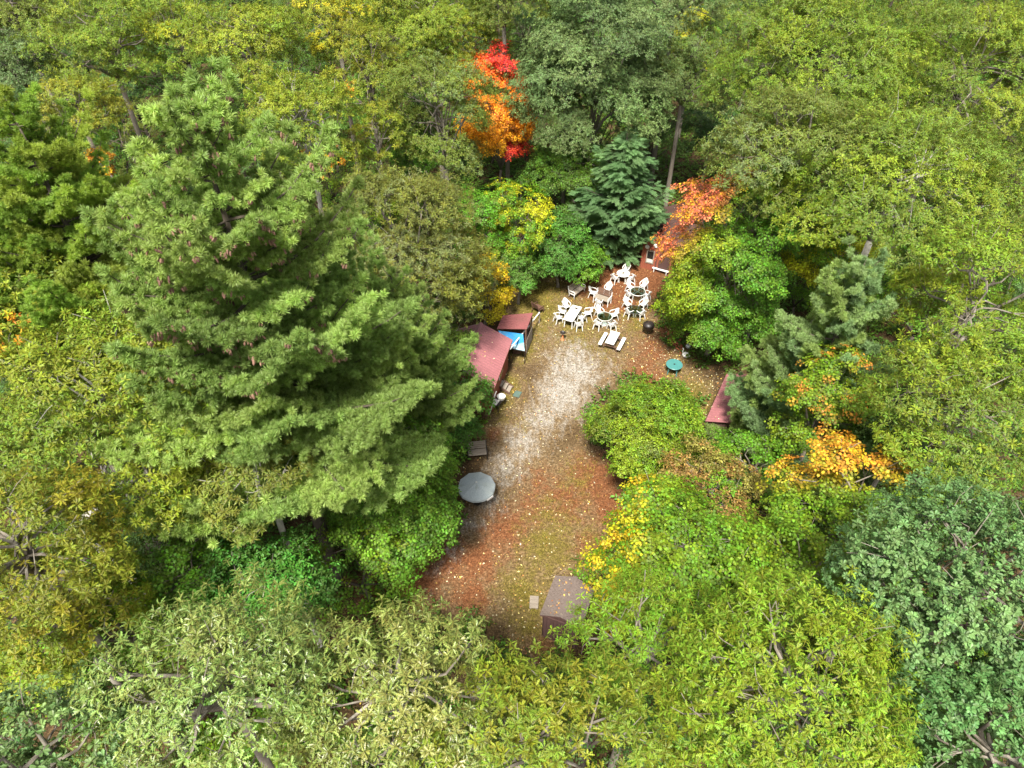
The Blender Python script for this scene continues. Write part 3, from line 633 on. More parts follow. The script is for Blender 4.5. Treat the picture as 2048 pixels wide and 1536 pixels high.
ROOFS = []
def gable_cabin(name, label, E1, E2, W, ze, zr, wall_mat, roof_mat, cat='cabin', over=.25, mono=False, name_group=None):
    """Cabin with its eave from E1 to E2 and its ridge W metres to the left of that line."""
    x, y = frame_of(None, E2 - E1); L = (Vector((E2.x, E2.y, 0)) - Vector((E1.x, E1.y, 0))).length
    T = empty(name, (E1.x, E1.y, 0), math.atan2(x.y, x.x), label, cat)
    o = over; h = .55
    ribbed(MB(), (0, 0, ze), (L, 0, ze), (L, W, zr), (0, W, zr)).build('roof', roof_mat, T)
    ribbed(MB(), (L, 2 * W, ze), (0, 2 * W, ze), (0, W, zr), (L, W, zr)).build('roof', roof_mat, T)
    MB().prism([(-.02, W - .13, zr - .02), (L + .02, W - .13, zr - .02), (L + .02, W, zr + .06), (-.02, W, zr + .06)], .03).prism([(-.02, W, zr + .061), (L + .02, W, zr + .061), (L + .02, W + .13, zr - .02), (-.02, W + .13, zr - .02)], .03).build('ridge_cap', roof_mat, T)
    k = (zr - ze) / W; zw = ze + o * k - .05
    MB().box((L / 2, W, zw / 2), (L - 2 * o - .06, 2 * W - 2 * o - .06, zw - .01)).build('wall_core', M['dark'], T)
    boards(T, (o, o, 0), (L - o, o, 0), 0, zw, wall_mat); boards(T, (o, 2 * W - o, 0), (L - o, 2 * W - o, 0), 0, zw, wall_mat)
    for xx in (o, L - o): boards(T, (xx, o + .03, 0), (xx, 2 * W - o - .03, 0), 0, zw, wall_mat, gable=zr - zw - .10)
    MB().box((L / 2, .01, ze - .06), (L, .03, .12)).build('fascia', wall_mat, T)
    ROOFS.append((T, L, W, ze, zr, 26)); return T, x, y, L

# cabin with the pink-maroon roof at the left of the clearing; eave runs along the drive
E1, E2 = at(989, 776, 2.25), at(1025, 680, 2.25)
CT, cx_, cy_, CL = gable_cabin('cabin', 'red brown cabin with ribbed maroon metal roof left of the sandy drive', E1, E2, 2.05, 2.25, 3.25, M['siding'], M['roof_metal'])
fr = MB()
w0 = CL * .52
MB().box((w0, .215, 1.45), (.9, .04, .75)).build('window', M['white_paint'], CT)
win = MB().box((w0, .19, 1.45), (.76, .02, .61)).build('pane', M['window'], CT)
dr = MB().box((.62, .21, 1.0), (.85, .05, 1.9)).build('door', M['siding'], CT)
MB().box((.15, .16, .85), (.5, .05, 1.6), Matrix.Rotation(.2, 3, 'X')).build('leaning_board', M['white_paint'], CT)

# lean-to with its own maroon roof, beyond the cabin
q = [at(993.7, 657.4, 2.2), at(1053.5, 658, 2.25), at(1065.8, 625.8, 2.35), at(1006, 631, 2.3)]
LT = empty('lean_to_shed', ((q[0].x + q[2].x) / 2, (q[0].y + q[2].y) / 2, 0), 0, 'open lean-to with low maroon metal roof behind the blue tarp', 'shed')
o0 = Vector(LT.location); lq = [p - o0 for p in q]
ribbed(MB(), lq[0], lq[3], lq[2], lq[1], .24).build('roof', M['roof_metal_dark'], LT)
for p in lq:
    i = p * .93; MB().beam((i.x, i.y, 0), (i.x, i.y, p.z - .06), .09, .09).build('post', M['brown_wood'], LT)
mid = (lq[0] + lq[2]) / 2
boards(LT, (lq[3].x * .9, lq[3].y * .9, 0), (lq[0].x * .9, lq[0].y * .9, 0), 0, 2.0, M['brown_wood'])
boards(LT, (lq[3].x * .88, lq[3].y * .93, 0), (lq[2].x * .88, lq[2].y * .93, 0), 0, 2.0, M['brown_wood'])
for k in range(4):
    a, b = lq[1] * .99, lq[2] * .99
    MB().beam((a.x, a.y, .25 + .3 * k), (b.x, b.y, .25 + .3 * k), .03, .2).build('side_plank', M['old_wood'], LT)
for k in range(7):
    b = Vector((random.uniform(-.7, .7), random.uniform(-.6, .3), 0)); s = random.uniform(.3, .5)
# firewood heaped under the lean-to
for k in range(16):
    a = lq[1].lerp(lq[0], .18 + .05 * (k % 6)); zz = .12 + .2 * (k // 6)
    MB().tube([(a.x * .8, a.y * .8 - .1, zz), (a.x * .8 + .1, a.y * .8 + .45, zz)], .09, 8).build('log', M['rusty'], LT)

# blue tarp slung from the lean-to down to the ground frame
def tarp():
    c = [at(996, 661, 2.05), at(1046, 668, 1.95), at(1049.5, 703, 1.05), at(1019, 697, 1.15)]
    T = empty('tarp_shelter', (c[3].x, c[3].y, 0), 0, 'blue tarp slung between cabin and lean-to with faded grey lower half', 'tarp'); o = Vector(T.location)
    def sheet(v0, v1, name, mat, dz=0.0):
        n, m = 16, 10; vs = []; fs = []
        for j in range(m + 1):
            v = v0 + (v1 - v0) * j / m
            for i in range(n + 1):
                u = i / n; p = c[0].lerp(c[1], u).lerp(c[3].lerp(c[2], u), v)
                sag = -.30 * math.sin(math.pi * u) * math.sin(math.pi * min(1, v * 1.1)) + .05 * math.sin(7 * u + 4 * v) * math.sin(3.1 * v)
                vs.append(p - o + Vector((0, 0, sag + dz)))
        fs = [(j * (n + 1) + i, j * (n + 1) + i + 1, (j + 1) * (n + 1) + i + 1, (j + 1) * (n + 1) + i) for j in range(m) for i in range(n)]
        return MB().add(vs, fs).build(name, mat, T, smooth=True)
    sheet(0, .55, 'blue_sheet', M['tarp']); sheet(.50, 1.0, 'grey_sheet', M['tarp_grey'], .015)
    for p in c:
        l = p - o; MB().tube([(l.x, l.y, 0), (l.x, l.y, l.z)], .025, 6).build('pole', M['black_metal'], T)
    a, b = c[3] - o, c[2] - o; MB().tube([a + Vector((0, 0, .01)), b + Vector((0, 0, .01))], .03, 6).build('edge_pole', M['black_metal'], T)
tarp()
p0, p1 = at(1079, 625, .95), at(1020, 698, 2.0)
PT = empty('long_pole', (p0.x, p0.y, 0), 0, 'long white pole lying over the lean-to edge and blue tarp', 'pole')
MB().tube([p0 - Vector(PT.location), p1 - Vector(PT.location)], .05, 8).build('pipe', M['white_paint'], PT)
MB().beam((0, 0, 0), (0, 0, .93), .08, .08).build('prop', M['old_wood'], PT)

# cabin at the back of the clearing, gable towards the camera
gl, pk = at(1282.5, 486, 2.2), at(1331, 473, 3.15)
back = (at(1322, 425, 2.2) - gl); back.z = 0
X, Y = frame_of(None, back)
half = abs((pk - gl).dot(Y)); Lb = 6.0
E2b = gl + X * Lb
BT, *_ = gable_cabin('cabin', 'shaded maroon cabin behind the white chairs, half hidden by the orange maple', E2b, gl, half, 2.2, 3.15, M['siding'], M['roof_felt'], over=.12)
# its gable wall faces local +x at x = Lb: window, lights, corner trim
gx = Lb - .12
MB().box((gx + .035, .82, 1.15), (.05, .62, 1.15)).build('window', M['old_wood'], BT)
MB().box((gx + .055, .82, 1.32), (.03, .46, .62)).build('pane', M['window'], BT)
MB().box((gx + .055, .82, .82), (.03, .46, .28)).build('sash', M['grey_plastic'], BT)
for yy, zz in ((.48, 1.95), (1.12, 2.2)):
    l = MB().lathe([(.02, 0), (.15, .0), (.17, .03), (.13, .06), (.02, .07)], 18).build('wall_disc', M['white_paint'], BT, loc=(gx + .02, yy, zz)); l.rotation_euler = (0, R_(90), 0)
MB().box((gx + .03, 1.32, 1.0), (.04, .07, 2.0)).build('trim_post', M['siding_dark'], BT)
MB().box((gx + .03, 1.95, .98), (.05, .85, 1.9)).build('door', M['siding_dark'], BT)

# cabin roof on the right, mostly under the blue-green pine
E1r, E2r = at(1411, 842, 2.2), at(1453.6, 747.5, 2.2)
X, Y = frame_of(None, E1r - E2r); 
RT, *_ = gable_cabin('cabin', 'maroon roofed cabin under the blue green pine right of the clearing', E2r, E1r, 2.1, 2.2, 3.0, M['siding_dark'], M['roof_metal'])

# shingled shed in the foreground
S1, S2 = at(1079.5, 1231, 2.0), at(1110.4, 1152, 2.0)
def shed():
    x, y = frame_of(None, S1 - S2); L = (S1 - S2).length; W, ze, zr = .95, 2.0, 2.45
    T = empty('shed', (S2.x, S2.y, 0), math.atan2(x.y, x.x), 'small dark brown shed with grey shingle roof at the near edge of the clearing', 'shed')
    k = (zr - ze) / W; sl = math.hypot(W, zr - ze); ang = math.atan2(zr - ze, W)
    for sgn, nm in ((1, 'near'), (-1, 'far')):
        yy = (lambda v: v) if sgn == 1 else (lambda v: 2 * W - v)
        MB().prism([(0, yy(0), ze), (L, yy(0), ze), (L, yy(W), zr), (0, yy(W), zr)] if sgn == 1 else [(L, yy(0), ze), (0, yy(0), ze), (0, yy(W), zr), (L, yy(W), zr)], .05).build('roof', M['siding_dark'], T)
    ROOFS.append((T, L, W, ze + .02, zr + .02, 30)); rows, cols = 9, 11; sw, sh = L / cols, sl / rows
    mesh = MB().box((0, 0, 0), (sw - .014, sh * 1.12, .018)).mesh('shingle', M['shingle'])
    half_mesh = MB().box((0, 0, 0), (sw * .5 - .014, sh * 1.12, .018)).mesh('shingle', M['shingle'])
    for side in (0, 1):
        rot = Matrix.Rotation(ang if side == 0 else math.pi - ang, 3, 'X')
        for r in range(rows):
            off = .5 * (r % 2)
            for c in range(cols + (1 if off else 0)):
                xc = (c + .5 - off) * sw; half = off and c in (0, cols)
                if half: xc = sw * .25 if c == 0 else L - sw * .25
                v = (r + .54) / rows * W; z = ze + v * k + .035
                o = link('shingle', half_mesh if half else mesh, T, (xc, v if side == 0 else 2 * W - v, z))
                o.rotation_euler = ((ang - .10) * (1 if side == 0 else -1) , random.uniform(-.015, .015), random.uniform(-.03, .03))
    MB().prism([(-.02, W - .12, zr + .02), (L + .02, W - .12, zr + .02), (L + .02, W, zr + .075), (-.02, W, zr + .075)], .02).prism([(-.02, W, zr + .076), (L + .02, W, zr + .076), (L + .02, W + .12, zr + .02), (-.02, W + .12, zr + .02)], .02).build('ridge_cap', M['shingle'], T)
    MB().box((L / 2, W, .95), (L - .3, 2 * W - .3, 1.88)).build('wall_core', M['dark'], T)
    boards(T, (.12, .12, 0), (L - .12, .12, 0), 0, 1.95, M['siding_dark']); boards(T, (.12, 2 * W - .12, 0), (L - .12, 2 * W - .12, 0), 0, 1.95, M['siding_dark'])
    for xx in (.12, L - .12): boards(T, (xx, .15, 0), (xx, 2 * W - .15, 0), 0, 1.95, M['siding_dark'], gable=.38)
    MB().box((L * .6, .08, .95), (.75, .05, 1.75)).build('door', M['brown_wood'], T); MB().box((L * .6 - .3, .05, .95), (.04, .04, .14)).build('handle', M['black_metal'], T)
    MB().box((L - .05, W, 1.97), (.05, 2 * W, .10)).build('gable_trim', M['siding_dark'], T)
shed()
c = at(1068, 1207); T = empty('plank_step', (c.x, c.y, 0), R_(-4), 'low grey plank step on the grass beside the shingled shed', 'step')
for k in range(3): MB().box((0, -.22 + .22 * k, .13), (.42, .205, .05)).build('plank', M['old_wood'], T)
for s in (-1, 1): MB().box((s * .15, 0, .05), (.06, .62, .1)).build('runner', M['old_wood'], T)

# ---------------------------------------------------------------- things in the clearing
def chair_proto():
    T = empty('plastic_chair', (0, 0, 0)); mt = M['white_plastic']
    # dished seat
    n = 6; top = []
    for j in range(n + 1):
        for i in range(n + 1):
            u, v = i / n - .5, j / n - .5; top.append(Vector((u * (.46 + .06 * (v + .5)), v * .46 + .02, .415 + .05 * (u * u + v * v) + (.02 if v < -.4 else 0))))
    k = len(top); fs = [(j * (n + 1) + i, j * (n + 1) + i + 1, (j + 1) * (n + 1) + i + 1, (j + 1) * (n + 1) + i) for j in range(n) for i in range(n)]
    rim = [i for i in range(n + 1)] + [j * (n + 1) + n for j in range(1, n + 1)] + [n * (n + 1) + i for i in range(n - 1, -1, -1)] + [j * (n + 1) for j in range(n - 1, 0, -1)]
    fs2 = [tuple(reversed([a + k for a in f])) for f in fs] + [(rim[i], rim[i] + k, rim[(i + 1) % len(rim)] + k, rim[(i + 1) % len(rim)]) for i in range(len(rim))]
    MB().add(top + [p - Vector((0, 0, .03)) for p in top], fs + fs2).build('seat', mt, T, smooth=True)
    # curved back with upright slots
    nx, nz = 13, 7; g = {}; vs = []; fs = []
    for j in range(nz + 1):
        h = j / nz; wd = .24 + .03 * h - .14 * max(0, h - .62) ** 2 / .145
        for i in range(nx + 1):
            u = 2 * i / nx - 1
            g[i, j] = len(vs); vs.append(Vector((u * wd, -.235 - .16 * h + .07 * u * u, .42 + .50 * h - .05 * u * u * h)))
    off = len(vs); vs = vs + [v + Vector((0, -.025, -.006)) for v in vs]
    cells = [(i, j) for i in range(nx) for j in range(nz) if not (1 <= j <= 4 and i in (2, 4, 6, 8, 10))]; cs = set(cells)
    for i, j in cells:
        q = (g[i, j], g[i + 1, j], g[i + 1, j + 1], g[i, j + 1]); fs += [q, tuple(reversed([a + off for a in q]))]
        for (di, dj), (a, b) in (((-1, 0), (q[3], q[0])), ((1, 0), (q[1], q[2])), ((0, -1), (q[0], q[1])), ((0, 1), (q[2], q[3]))):
            if (i + di, j + dj) not in cs: fs.append((a, a + off, b + off, b))
    MB().add(vs, fs).build('backrest', mt, T)
    for s in (-1, 1):
        MB().tube([(s * .265, -.345, .70), (s * .29, -.16, .665), (s * .295, .05, .655), (s * .285, .2, .645), (s * .262, .255, .58), (s * .25, .25, .42)], [.032, .036, .04, .04, .034, .03], 7, .6).build('armrest', mt, T, smooth=True)
        MB().beam((s * .235, .235, .42), (s * .285, .29, 0), .075, .055, (0, 1, 0), .05, .04).build('leg', mt, T)
        MB().beam((s * .225, -.225, .42), (s * .275, -.34, 0), .075, .055, (0, 1, 0), .05, .04).build('leg', mt, T)
    return T
CH = [None]; CHG = 'white plastic armchairs set out in the clearing'
def chair(px, py, towards, label, turn=0.0):
    c = at(px, py, .40); t = at(*towards, .4); rz = math.atan2(t.y - c.y, t.x - c.x) - math.pi / 2 + R_(turn)
    if CH[0] is None: CH[0] = T = chair_proto()
    else: T = copy_tree(CH[0])
    T.location = (c.x, c.y, 0); T.rotation_euler = (0, 0, rz); T.scale = (.84, .86, 1.0); tag(T, label, 'chair', CHG)
Z1 = lambda x, y: (1060 + x / 6.4, 500 + y / 6.4)
def chairs(tx, ty, lst):
    for x, y, lab, *t in lst: chair(*Z1(x, y), Z1(tx, ty), lab, *t)
chairs(1195, 300, [(1232, 250, 'white chair behind the round table nearest the back cabin'), (1088, 360, 'white chair on the left of the round table nearest the back cabin'), (1288, 365, 'white chair on the right of the round table nearest the back cabin')])
chairs(1375, 525, [(1285, 475, 'white chair behind left of the white framed glass table'), (1455, 455, 'white chair behind right of the white framed glass table'), (1272, 570, 'white chair left of the white framed glass table'), (1488, 580, 'white chair right of the white framed glass table, by the maple')])
chairs(1350, 760, [(1248, 690, 'white chair behind left of the dark low glass table'), (1452, 695, 'white chair behind right of the dark low glass table'), (1270, 800, 'white chair before the dark low glass table, on its left'), (1415, 815, 'white chair before the dark low glass table, on its right')])
chairs(955, 855, [(890, 800, 'white chair behind left of the grey glass table near the picnic table'), (1072, 830, 'white chair behind right of the grey glass table near the picnic table'), (872, 945, 'white chair in front left of the grey glass table near the picnic table'), (1048, 962, 'white chair in front right of the grey glass table near the picnic table')])
chairs(550, 810, [(465, 715, 'white chair on the left side of the long white table, farthest back'), (418, 790, 'white chair in the middle of the left side of the long white table'), (362, 865, 'white chair on the left side of the long white table, nearest'), (742, 805, 'white chair on the right side of the long white table, farthest back'), (668, 870, 'white chair in the middle of the right side of the long white table'), (622, 955, 'white chair on the right side of the long white table, nearest')])
chairs(950, 570, [(805, 545, 'white chair left of the slatted wooden table'), (1000, 500, 'white chair behind the slatted wooden table'), (882, 675, 'white chair in front of the slatted wooden table, seat towards it')])

def round_table(px, py, r, mat, label, h=.72, hole=True, legs=4, rim=None, zoff=0, cat='table'):
    c = at(px, py, h); T = empty('round_table', (c.x, c.y, 0), .4, label, cat)
    MB().lathe([(.02, h - .03), (r * .96, h - .035), (r, h - .02), (r, h), (r * .97, h + .012), (.035, h + .006)], 36).build('tabletop', mat, T, smooth=False)
    if hole: MB().lathe([(.025, h + .009), (.06, h + .009), (.06, h + .022), (.025, h + .022)], 14).build('umbrella_hole', M['black_metal'], T)
    for k in range(legs):
        a = math.pi / 2 * k; MB().beam((math.cos(a) * r * .62, math.sin(a) * r * .62, h - .03), (math.cos(a) * r * .78, math.sin(a) * r * .78, 0), .07, .06, (0, 0, 1), .05, .05).build('leg', mat, T)
    return T
T = round_table(*Z1(1195, 298), .50, M['grey_plastic'], 'round stained whitish table nearest the back cabin')
MB().box((.02, .05, .735), (.3, .12, .012), Matrix.Rotation(.5, 3, 'Z')).build('stain_board', M['old_wood'], T)
T = round_table(1240 + 557 / 5.12, 620 + 556 / 5.12, .53, M['green_plastic'], 'round teal green plastic table alone at the right of the clearing')
def glass_table(px, py, r, frame, label, sq=1.0, rz=0.0, h=.70, cross=True, base=False):
    c = at(px, py, h); T = empty('glass_table', (c.x, c.y, 0), rz, label, 'table')
    ring = [(r * math.cos(a), r * sq * math.sin(a), h) for a in (2 * math.pi * k / 32 for k in range(33))]
    MB().tube(ring, .024, 6, caps=False).build('frame', frame, T, smooth=True)
    MB().prism([(p[0] * .98, p[1] * .98, h + .012) for p in ring[:-1]], .008).build('glass_top', M['glass'], T)
    if cross:
        for a in (.8, 2.37): MB().beam((r * math.cos(a), r * sq * math.sin(a), h - .012), (-r * math.cos(a), -r * sq * math.sin(a), h - .012 - (.0 if a < 1 else .03)), .035, .025).build('cross_bar', frame, T)
    for k in range(4):
        a = .8 + math.pi / 2 * k; MB().tube([(r * .95 * math.cos(a), r * sq * .95 * math.sin(a), h), (r * 1.05 * math.cos(a), r * sq * 1.05 * math.sin(a), 0)], .022, 6).build('leg', frame, T)
    if base: MB().lathe([(.02, 0), (.24, 0), (.24, .05), (.06, .1), (.03, .35), (.02, .35)], 18).build('parasol_foot', M['white_plastic'], T)
    return T
glass_table(*Z1(1380, 530), .56, M['white_plastic'], 'round glass table with a white crossed frame')
glass_table(*Z1(1345, 765), .50, M['black_metal'], 'low dark glass table among four white chairs beside the maple', h=.6)
glass_table(*Z1(955, 850), .52, M['grey_plastic'], 'greyish glass table among four white chairs near the picnic table', cross=False, base=True)

# long white folding table
a, b, c_, d = [at(*Z1(*p), .74) for p in ((548, 690), (662, 742), (540, 925), (432, 880))]
ctr = (a + b + c_ + d) / 4; ax = ((a - d) + (b - c_)); ang = math.atan2(ax.y, ax.x); Lt = ax.length / 2; Wt = ((b - a) + (c_ - d)).length / 2
T = empty('folding_table', (ctr.x, ctr.y, 0), ang, 'long white folding table with six white chairs around it', 'table')
MB().box((0, 0, .72), (Lt, Wt, .045)).build('tabletop', M['white_plastic'], T)
for x in (-1, 1):
    for y in (-1, 1): MB().tube([(x * Lt * .42, y * Wt * .36, .70), (x * Lt * .44, y * Wt * .40, 0)], .035, 7).build('leg', M['white_plastic'], T)
for (x, y, s) in ((.36, .12, .07), (.30, -.1, .09), (.14, -.22, .10)):
    e = empty('table_bowl', at(*pix(T.matrix_basis @ Vector((x * Lt, y * Wt, .745))), .745), 0, {.07: 'small grey cup at the far end of the long white table', .09: 'small dark bowl at the far end of the long white table', .10: 'grey dish halfway along the long white table'}[s], 'dish')
    MB().lathe([(.02, 0), (s * .6, 0), (s, .06), (s * .9, .06), (s * .5, .015), (.02, .015)], 14).build('bowl', M['grey_plastic' if s != .09 else 'black_metal'], e); MB().lathe([(.01, .016), (s * .45, .016), (s * .4, .03), (.01, .035)], 10).build('filling', M['rusty'], e)

# white picnic table with attached benches
a, b, c_, d = [at(*Z1(*p), .75) for p in ((1042, 1028), (1158, 1062), (1068, 1215), (962, 1180))]
ctr = (a + b + c_ + d) / 4; ax = ((a - d) + (b - c_)); ang = math.atan2(ax.y, ax.x); Lt = ax.length / 2; Wt = ((b - a) + (c_ - d)).length / 2
T = empty('picnic_table', (ctr.x, ctr.y, 0), ang, 'white painted picnic table with benches on both sides', 'picnic table')
nb = 4
for k in range(nb): MB().box((0, (k - (nb - 1) / 2) * Wt / nb, .73), (Lt, Wt / nb - .012, .04)).build('top_plank', M['white_paint'], T)
for s in (-1, 1):
    for k in range(2): MB().box((0, s * (Wt * .5 + .28 + .125 * k), .44), (Lt * 1.0, .115, .04)).build('bench_plank', M['white_paint'], T)
for x in (-.36, .36):
    MB().beam((x * Lt, -Wt * .5 - .42, .40), (x * Lt, Wt * .5 + .42, .40), .05, .09).build('bench_bearer', M['brown_wood'], T); MB().beam((x * Lt, -Wt * .42, .68), (x * Lt, Wt * .42, .68), .05, .07).build('top_bearer', M['brown_wood'], T)
    for s in (-1, 1): MB().beam((x * Lt + .055, s * Wt * .3, .70), (x * Lt + .055, s * (Wt * .5 + .2), 0), .05, .09, (1, 0, 0)).build('leg', M['brown_wood'], T)

# slatted wooden table between three chairs
a, b, c_, d = [at(*Z1(*p), .6) for p in ((880, 500), (1060, 555), (1000, 650), (835, 590))]
ctr = (a + b + c_ + d) / 4; ax = ((b - a) + (c_ - d)); ang = math.atan2(ax.y, ax.x); Lt = ax.length / 2; Wt = ((a - d) + (b - c_)).length / 2
T = empty('slatted_bench', (ctr.x, ctr.y, 0), ang, 'weathered slatted wooden bench with pale frame between three white chairs', 'bench')
for k in range(5): MB().box((0, Wt * (-.5 + .12 * k + .06), .44), (Lt, Wt * .10, .035)).build('seat_slat', M['old_wood'], T)
for k in range(4): MB().box((0, Wt * (.18 + .05 * k), .50 + .11 * k), (Lt, .03, .095), Matrix.Rotation(-.25, 3, 'X')).build('back_slat', M['brown_wood'], T)
for x in (-1, 1):
    s = x * (Lt * .5 + .03); MB().beam((s, -Wt * .5, .42), (s, Wt * .2, .42), .04, .07).build('side_rail', M['white_paint'], T); MB().beam((s, -Wt * .45, .62), (s, Wt * .25, .64), .06, .03).build('armrest', M['white_paint'], T)
    MB().beam((s, -Wt * .45, .62), (s, -Wt * .48, 0), .05, .05).build('leg', M['white_paint'], T); MB().beam((s, Wt * .18, .9), (s, Wt * .1, 0), .05, .05).build('leg', M['white_paint'], T)

def park_bench(px, py, towards, Lw, label, slat, metal):
    c = at(px, py, .35); t = at(*towards, .35); T = empty('garden_bench', (c.x, c.y, 0), math.atan2(t.y - c.y, t.x - c.x) - math.pi / 2, label, 'bench')
    for k in range(4): MB().box((0, .22 - .12 * k, .43), (Lw, .105, .03)).build('seat_slat', slat, T)
    for k in range(4): MB().box((0, -.24 - .035 * k, .52 + .12 * k), (Lw, .028, .10), Matrix.Rotation(.28, 3, 'X')).build('back_slat', slat, T)
    for s in (-1, 1):
        x = s * (Lw / 2 + .02)
        MB().tube([(x, .27, 0), (x, .22, .25), (x, .27, .43), (x, .28, .62), (x, .12, .66), (x, -.15, .63), (x, -.26, .66)], .03, 6).build('end_frame', metal, T, smooth=True)
        MB().tube([(x, -.36, .98), (x, -.24, .45), (x, -.2, .25), (x, -.32, 0)], .03, 6).build('back_leg', metal, T, smooth=True); MB().tube([(x, .25, .42), (x, -.24, .42)], .028, 6).build('seat_rail', metal, T)
    return T
park_bench(*Z1(600, 525), Z1(760, 600), 1.25, 'grey slatted garden bench with white metal ends by the hemlock', M['old_wood'], M['white_paint'])
park_bench(900 + 310 / 5.69, 740 + 940 / 5.69, (965, 990), 1.05, 'dark weathered slatted bench beside the round canvas parasol', M['old_wood'], M['black_metal'])
park_bench(900 + 1500 / 8.533, 600 + 140 / 8.533, (1120, 590), .6, 'dark brown slatted seat just beyond the lean-to roof', M['rusty'], M['rusty'])
p = [at(*Z1(*q_)) for q_ in ((618, 405), (765, 375))]
T = empty('board_trestle', (p[0].x, p[0].y, 0), math.atan2(p[1].y - p[0].y, p[1].x - p[0].x), 'pale edged low rail of boards behind the garden bench', 'board'); Lw = (p[1] - p[0]).length
MB().box((Lw / 2, 0, .28), (Lw, .05, .07)).build('rail', M['white_paint'], T)
for k in range(2): MB().box((Lw / 2, .12 + .13 * k, .12 + .05 * k), (Lw * .95, .11, .03)).build('board', M['brown_wood'], T)
for k in range(2): MB().box((Lw * (.1 + .8 * k), .1, .13), (.05, .25, .25)).build('leg', M['brown_wood'], T)

# parasol seen from above
def parasol():
    h = 1.35; c = at(953, 969, h + .15); T = empty('parasol', (c.x, c.y, 0), .15, 'faded grey white ten-sided parasol with leaves on it', 'parasol'); r = 1.0; n = 10
    MB().tube([(0, 0, 0), (0, 0, h + .35)], .022, 8).build('pole', M['white_paint'], T)
    MB().lathe([(.03, 0), (.25, 0), (.25, .06), (.06, .10), (.03, .28)], 18).build('foot', M['black_metal'], T)
    for k in range(n):
        a0, a1 = 2 * math.pi * k / n, 2 * math.pi * (k + 1) / n; R0 = r * random.uniform(.97, 1.03)
        ring = []
        for t in (.04, .35, .7, 1.0):
            z = h + .33 * (1 - t ** 1.5)
            for u in (0, .5, 1):
                a = a0 + (a1 - a0) * u; q_ = r * t * (1 if u != .5 else .965); ring.append(Vector((math.cos(a) * q_, math.sin(a) * q_, z - (.03 * t if u == .5 else 0))))
        fs = [(j * 3 + i, j * 3 + i + 1, j * 3 + i + 4, j * 3 + i + 3) for j in range(3) for i in range(2)]
        # hanging valance
        e = ring[-3:]; m = len(ring); ring += [v * 1.0 + Vector((v.x * .02, v.y * .02, -.10)) for v in e]; fs += [(9 + i, 10 + i, 13 + i, 12 + i) for i in range(2)]
        MB().add(ring, fs).build('canvas_panel', M['canvas'], T)
        MB().beam((math.cos(a0) * .05, math.sin(a0) * .05, h + .31), (math.cos(a0) * r * .98, math.sin(a0) * r * .98, h - .025), .018, .018).build('rib', M['white_paint'], T)
    MB().lathe([(.02, h + .34), (.05, h + .34), (.04, h + .40), (.01, h + .43)], 10).build('finial', M['white_paint'], T)
    for (a, q_) in ((2.2, .62), (4.9, .8), (5.6, .5)): pass
    MB().box((r * .62, -r * .80, h - .12), (.42, .05, .10), Matrix.Rotation(.6, 3, 'Z')).build('torn_flap', M['white_paint'], T)
parasol()

# steps and doormat at the cabin door
c = at(1011, 779); T = empty('wooden_steps', (c.x, c.y, 0), R_(-20), 'weathered wooden steps against the cabin wall', 'steps')
for k in range(3): MB().box((-.30 + .27 * k, 0, .42 - .15 * k), (.26, .62, .05)).build('tread', M['old_wood'], T)
for s in (-1, 1): MB().beam((-.45, s * .33, .5), (.42, s * .33, .04), .05, .16).build('stringer', M['brown_wood'], T)
c = at(900 + 765 / 5.69, 740 + 275 / 5.69); T = empty('doormat', (c.x, c.y, 0), R_(-22), 'dark green doormat on the sand below the wooden steps', 'doormat')
MB().box((0, 0, .012), (.42, .55, .02)).build('pile', M['mat_green'], T); MB().box((0, 0, .006), (.46, .59, .010)).build('rubber_edge', M['black_metal'], T)
# white plastic tub chair by the bush: a stack of white things
c = at(900 + 545 / 5.69, 740 + 420 / 5.69); T = empty('tool_sink', (c.x, c.y, 0), R_(-30), 'white tub and white board on a dark stand beside the dark green bush', 'wash stand')
MB().lathe([(.02, .62), (.22, .62), (.27, .80), (.24, .80), (.19, .66), (.02, .66)], 18, (.12, .22, 0)).build('basin', M['white_plastic'], T)
MB().box((-.02, -.25, .63), (.36, .44, .05)).build('board', M['white_plastic'], T); MB().box((.05, 0, .58), (.5, .95, .04)).build('shelf', M['black_metal'], T)
for x in (-.17, .27):
    for y in (-.42, .42): MB().beam((x, y, .56), (x, y, 0), .04, .04).build('leg', M['black_metal'], T)
# kettle barbecue
c = at(*Z1(1500, 1080)); T = empty('kettle_grill', (c.x, c.y, 0), 0, 'black kettle grill at the right of the clearing', 'grill')
MB().lathe([(.02, .42), (.2, .45), (.35, .58), (.40, .74), (.41, .76)], 24).build('bowl', M['black_metal'], T, smooth=True); MB().lathe([(.41, .765), (.38, .90), (.26, 1.02), (.03, 1.06)], 24).build('lid', M['black_metal'], T, smooth=True)
MB().tube([(-.07, 0, 1.05), (-.06, 0, 1.11), (.06, 0, 1.11), (.07, 0, 1.05)], .012, 6).build('lid_handle', M['rusty'], T)
for k in range(3):
    a = 2.1 * k + .4; MB().tube([(math.cos(a) * .22, math.sin(a) * .22, .5), (math.cos(a) * .42, math.sin(a) * .42, 0)], .016, 6).build('leg', M['black_metal'], T)
# terracotta bird bath / planter
c = at(1060 + 415 / 6.4, 500 + 1150 / 6.4); T = empty('bird_bath', (c.x, c.y, 0), 0, 'small terracotta pedestal with a dark dish on the grass', 'bird bath')
MB().lathe([(.15, 0), (.13, .05), (.06, .10), (.055, .5), (.09, .56), (.02, .57)], 16).build('pedestal', M['terracotta'], T, smooth=True); MB().lathe([(.03, .571), (.10, .58), (.20, .65), (.19, .66), (.09, .60), (.03, .60)], 18).build('dish', M['black_metal'], T)
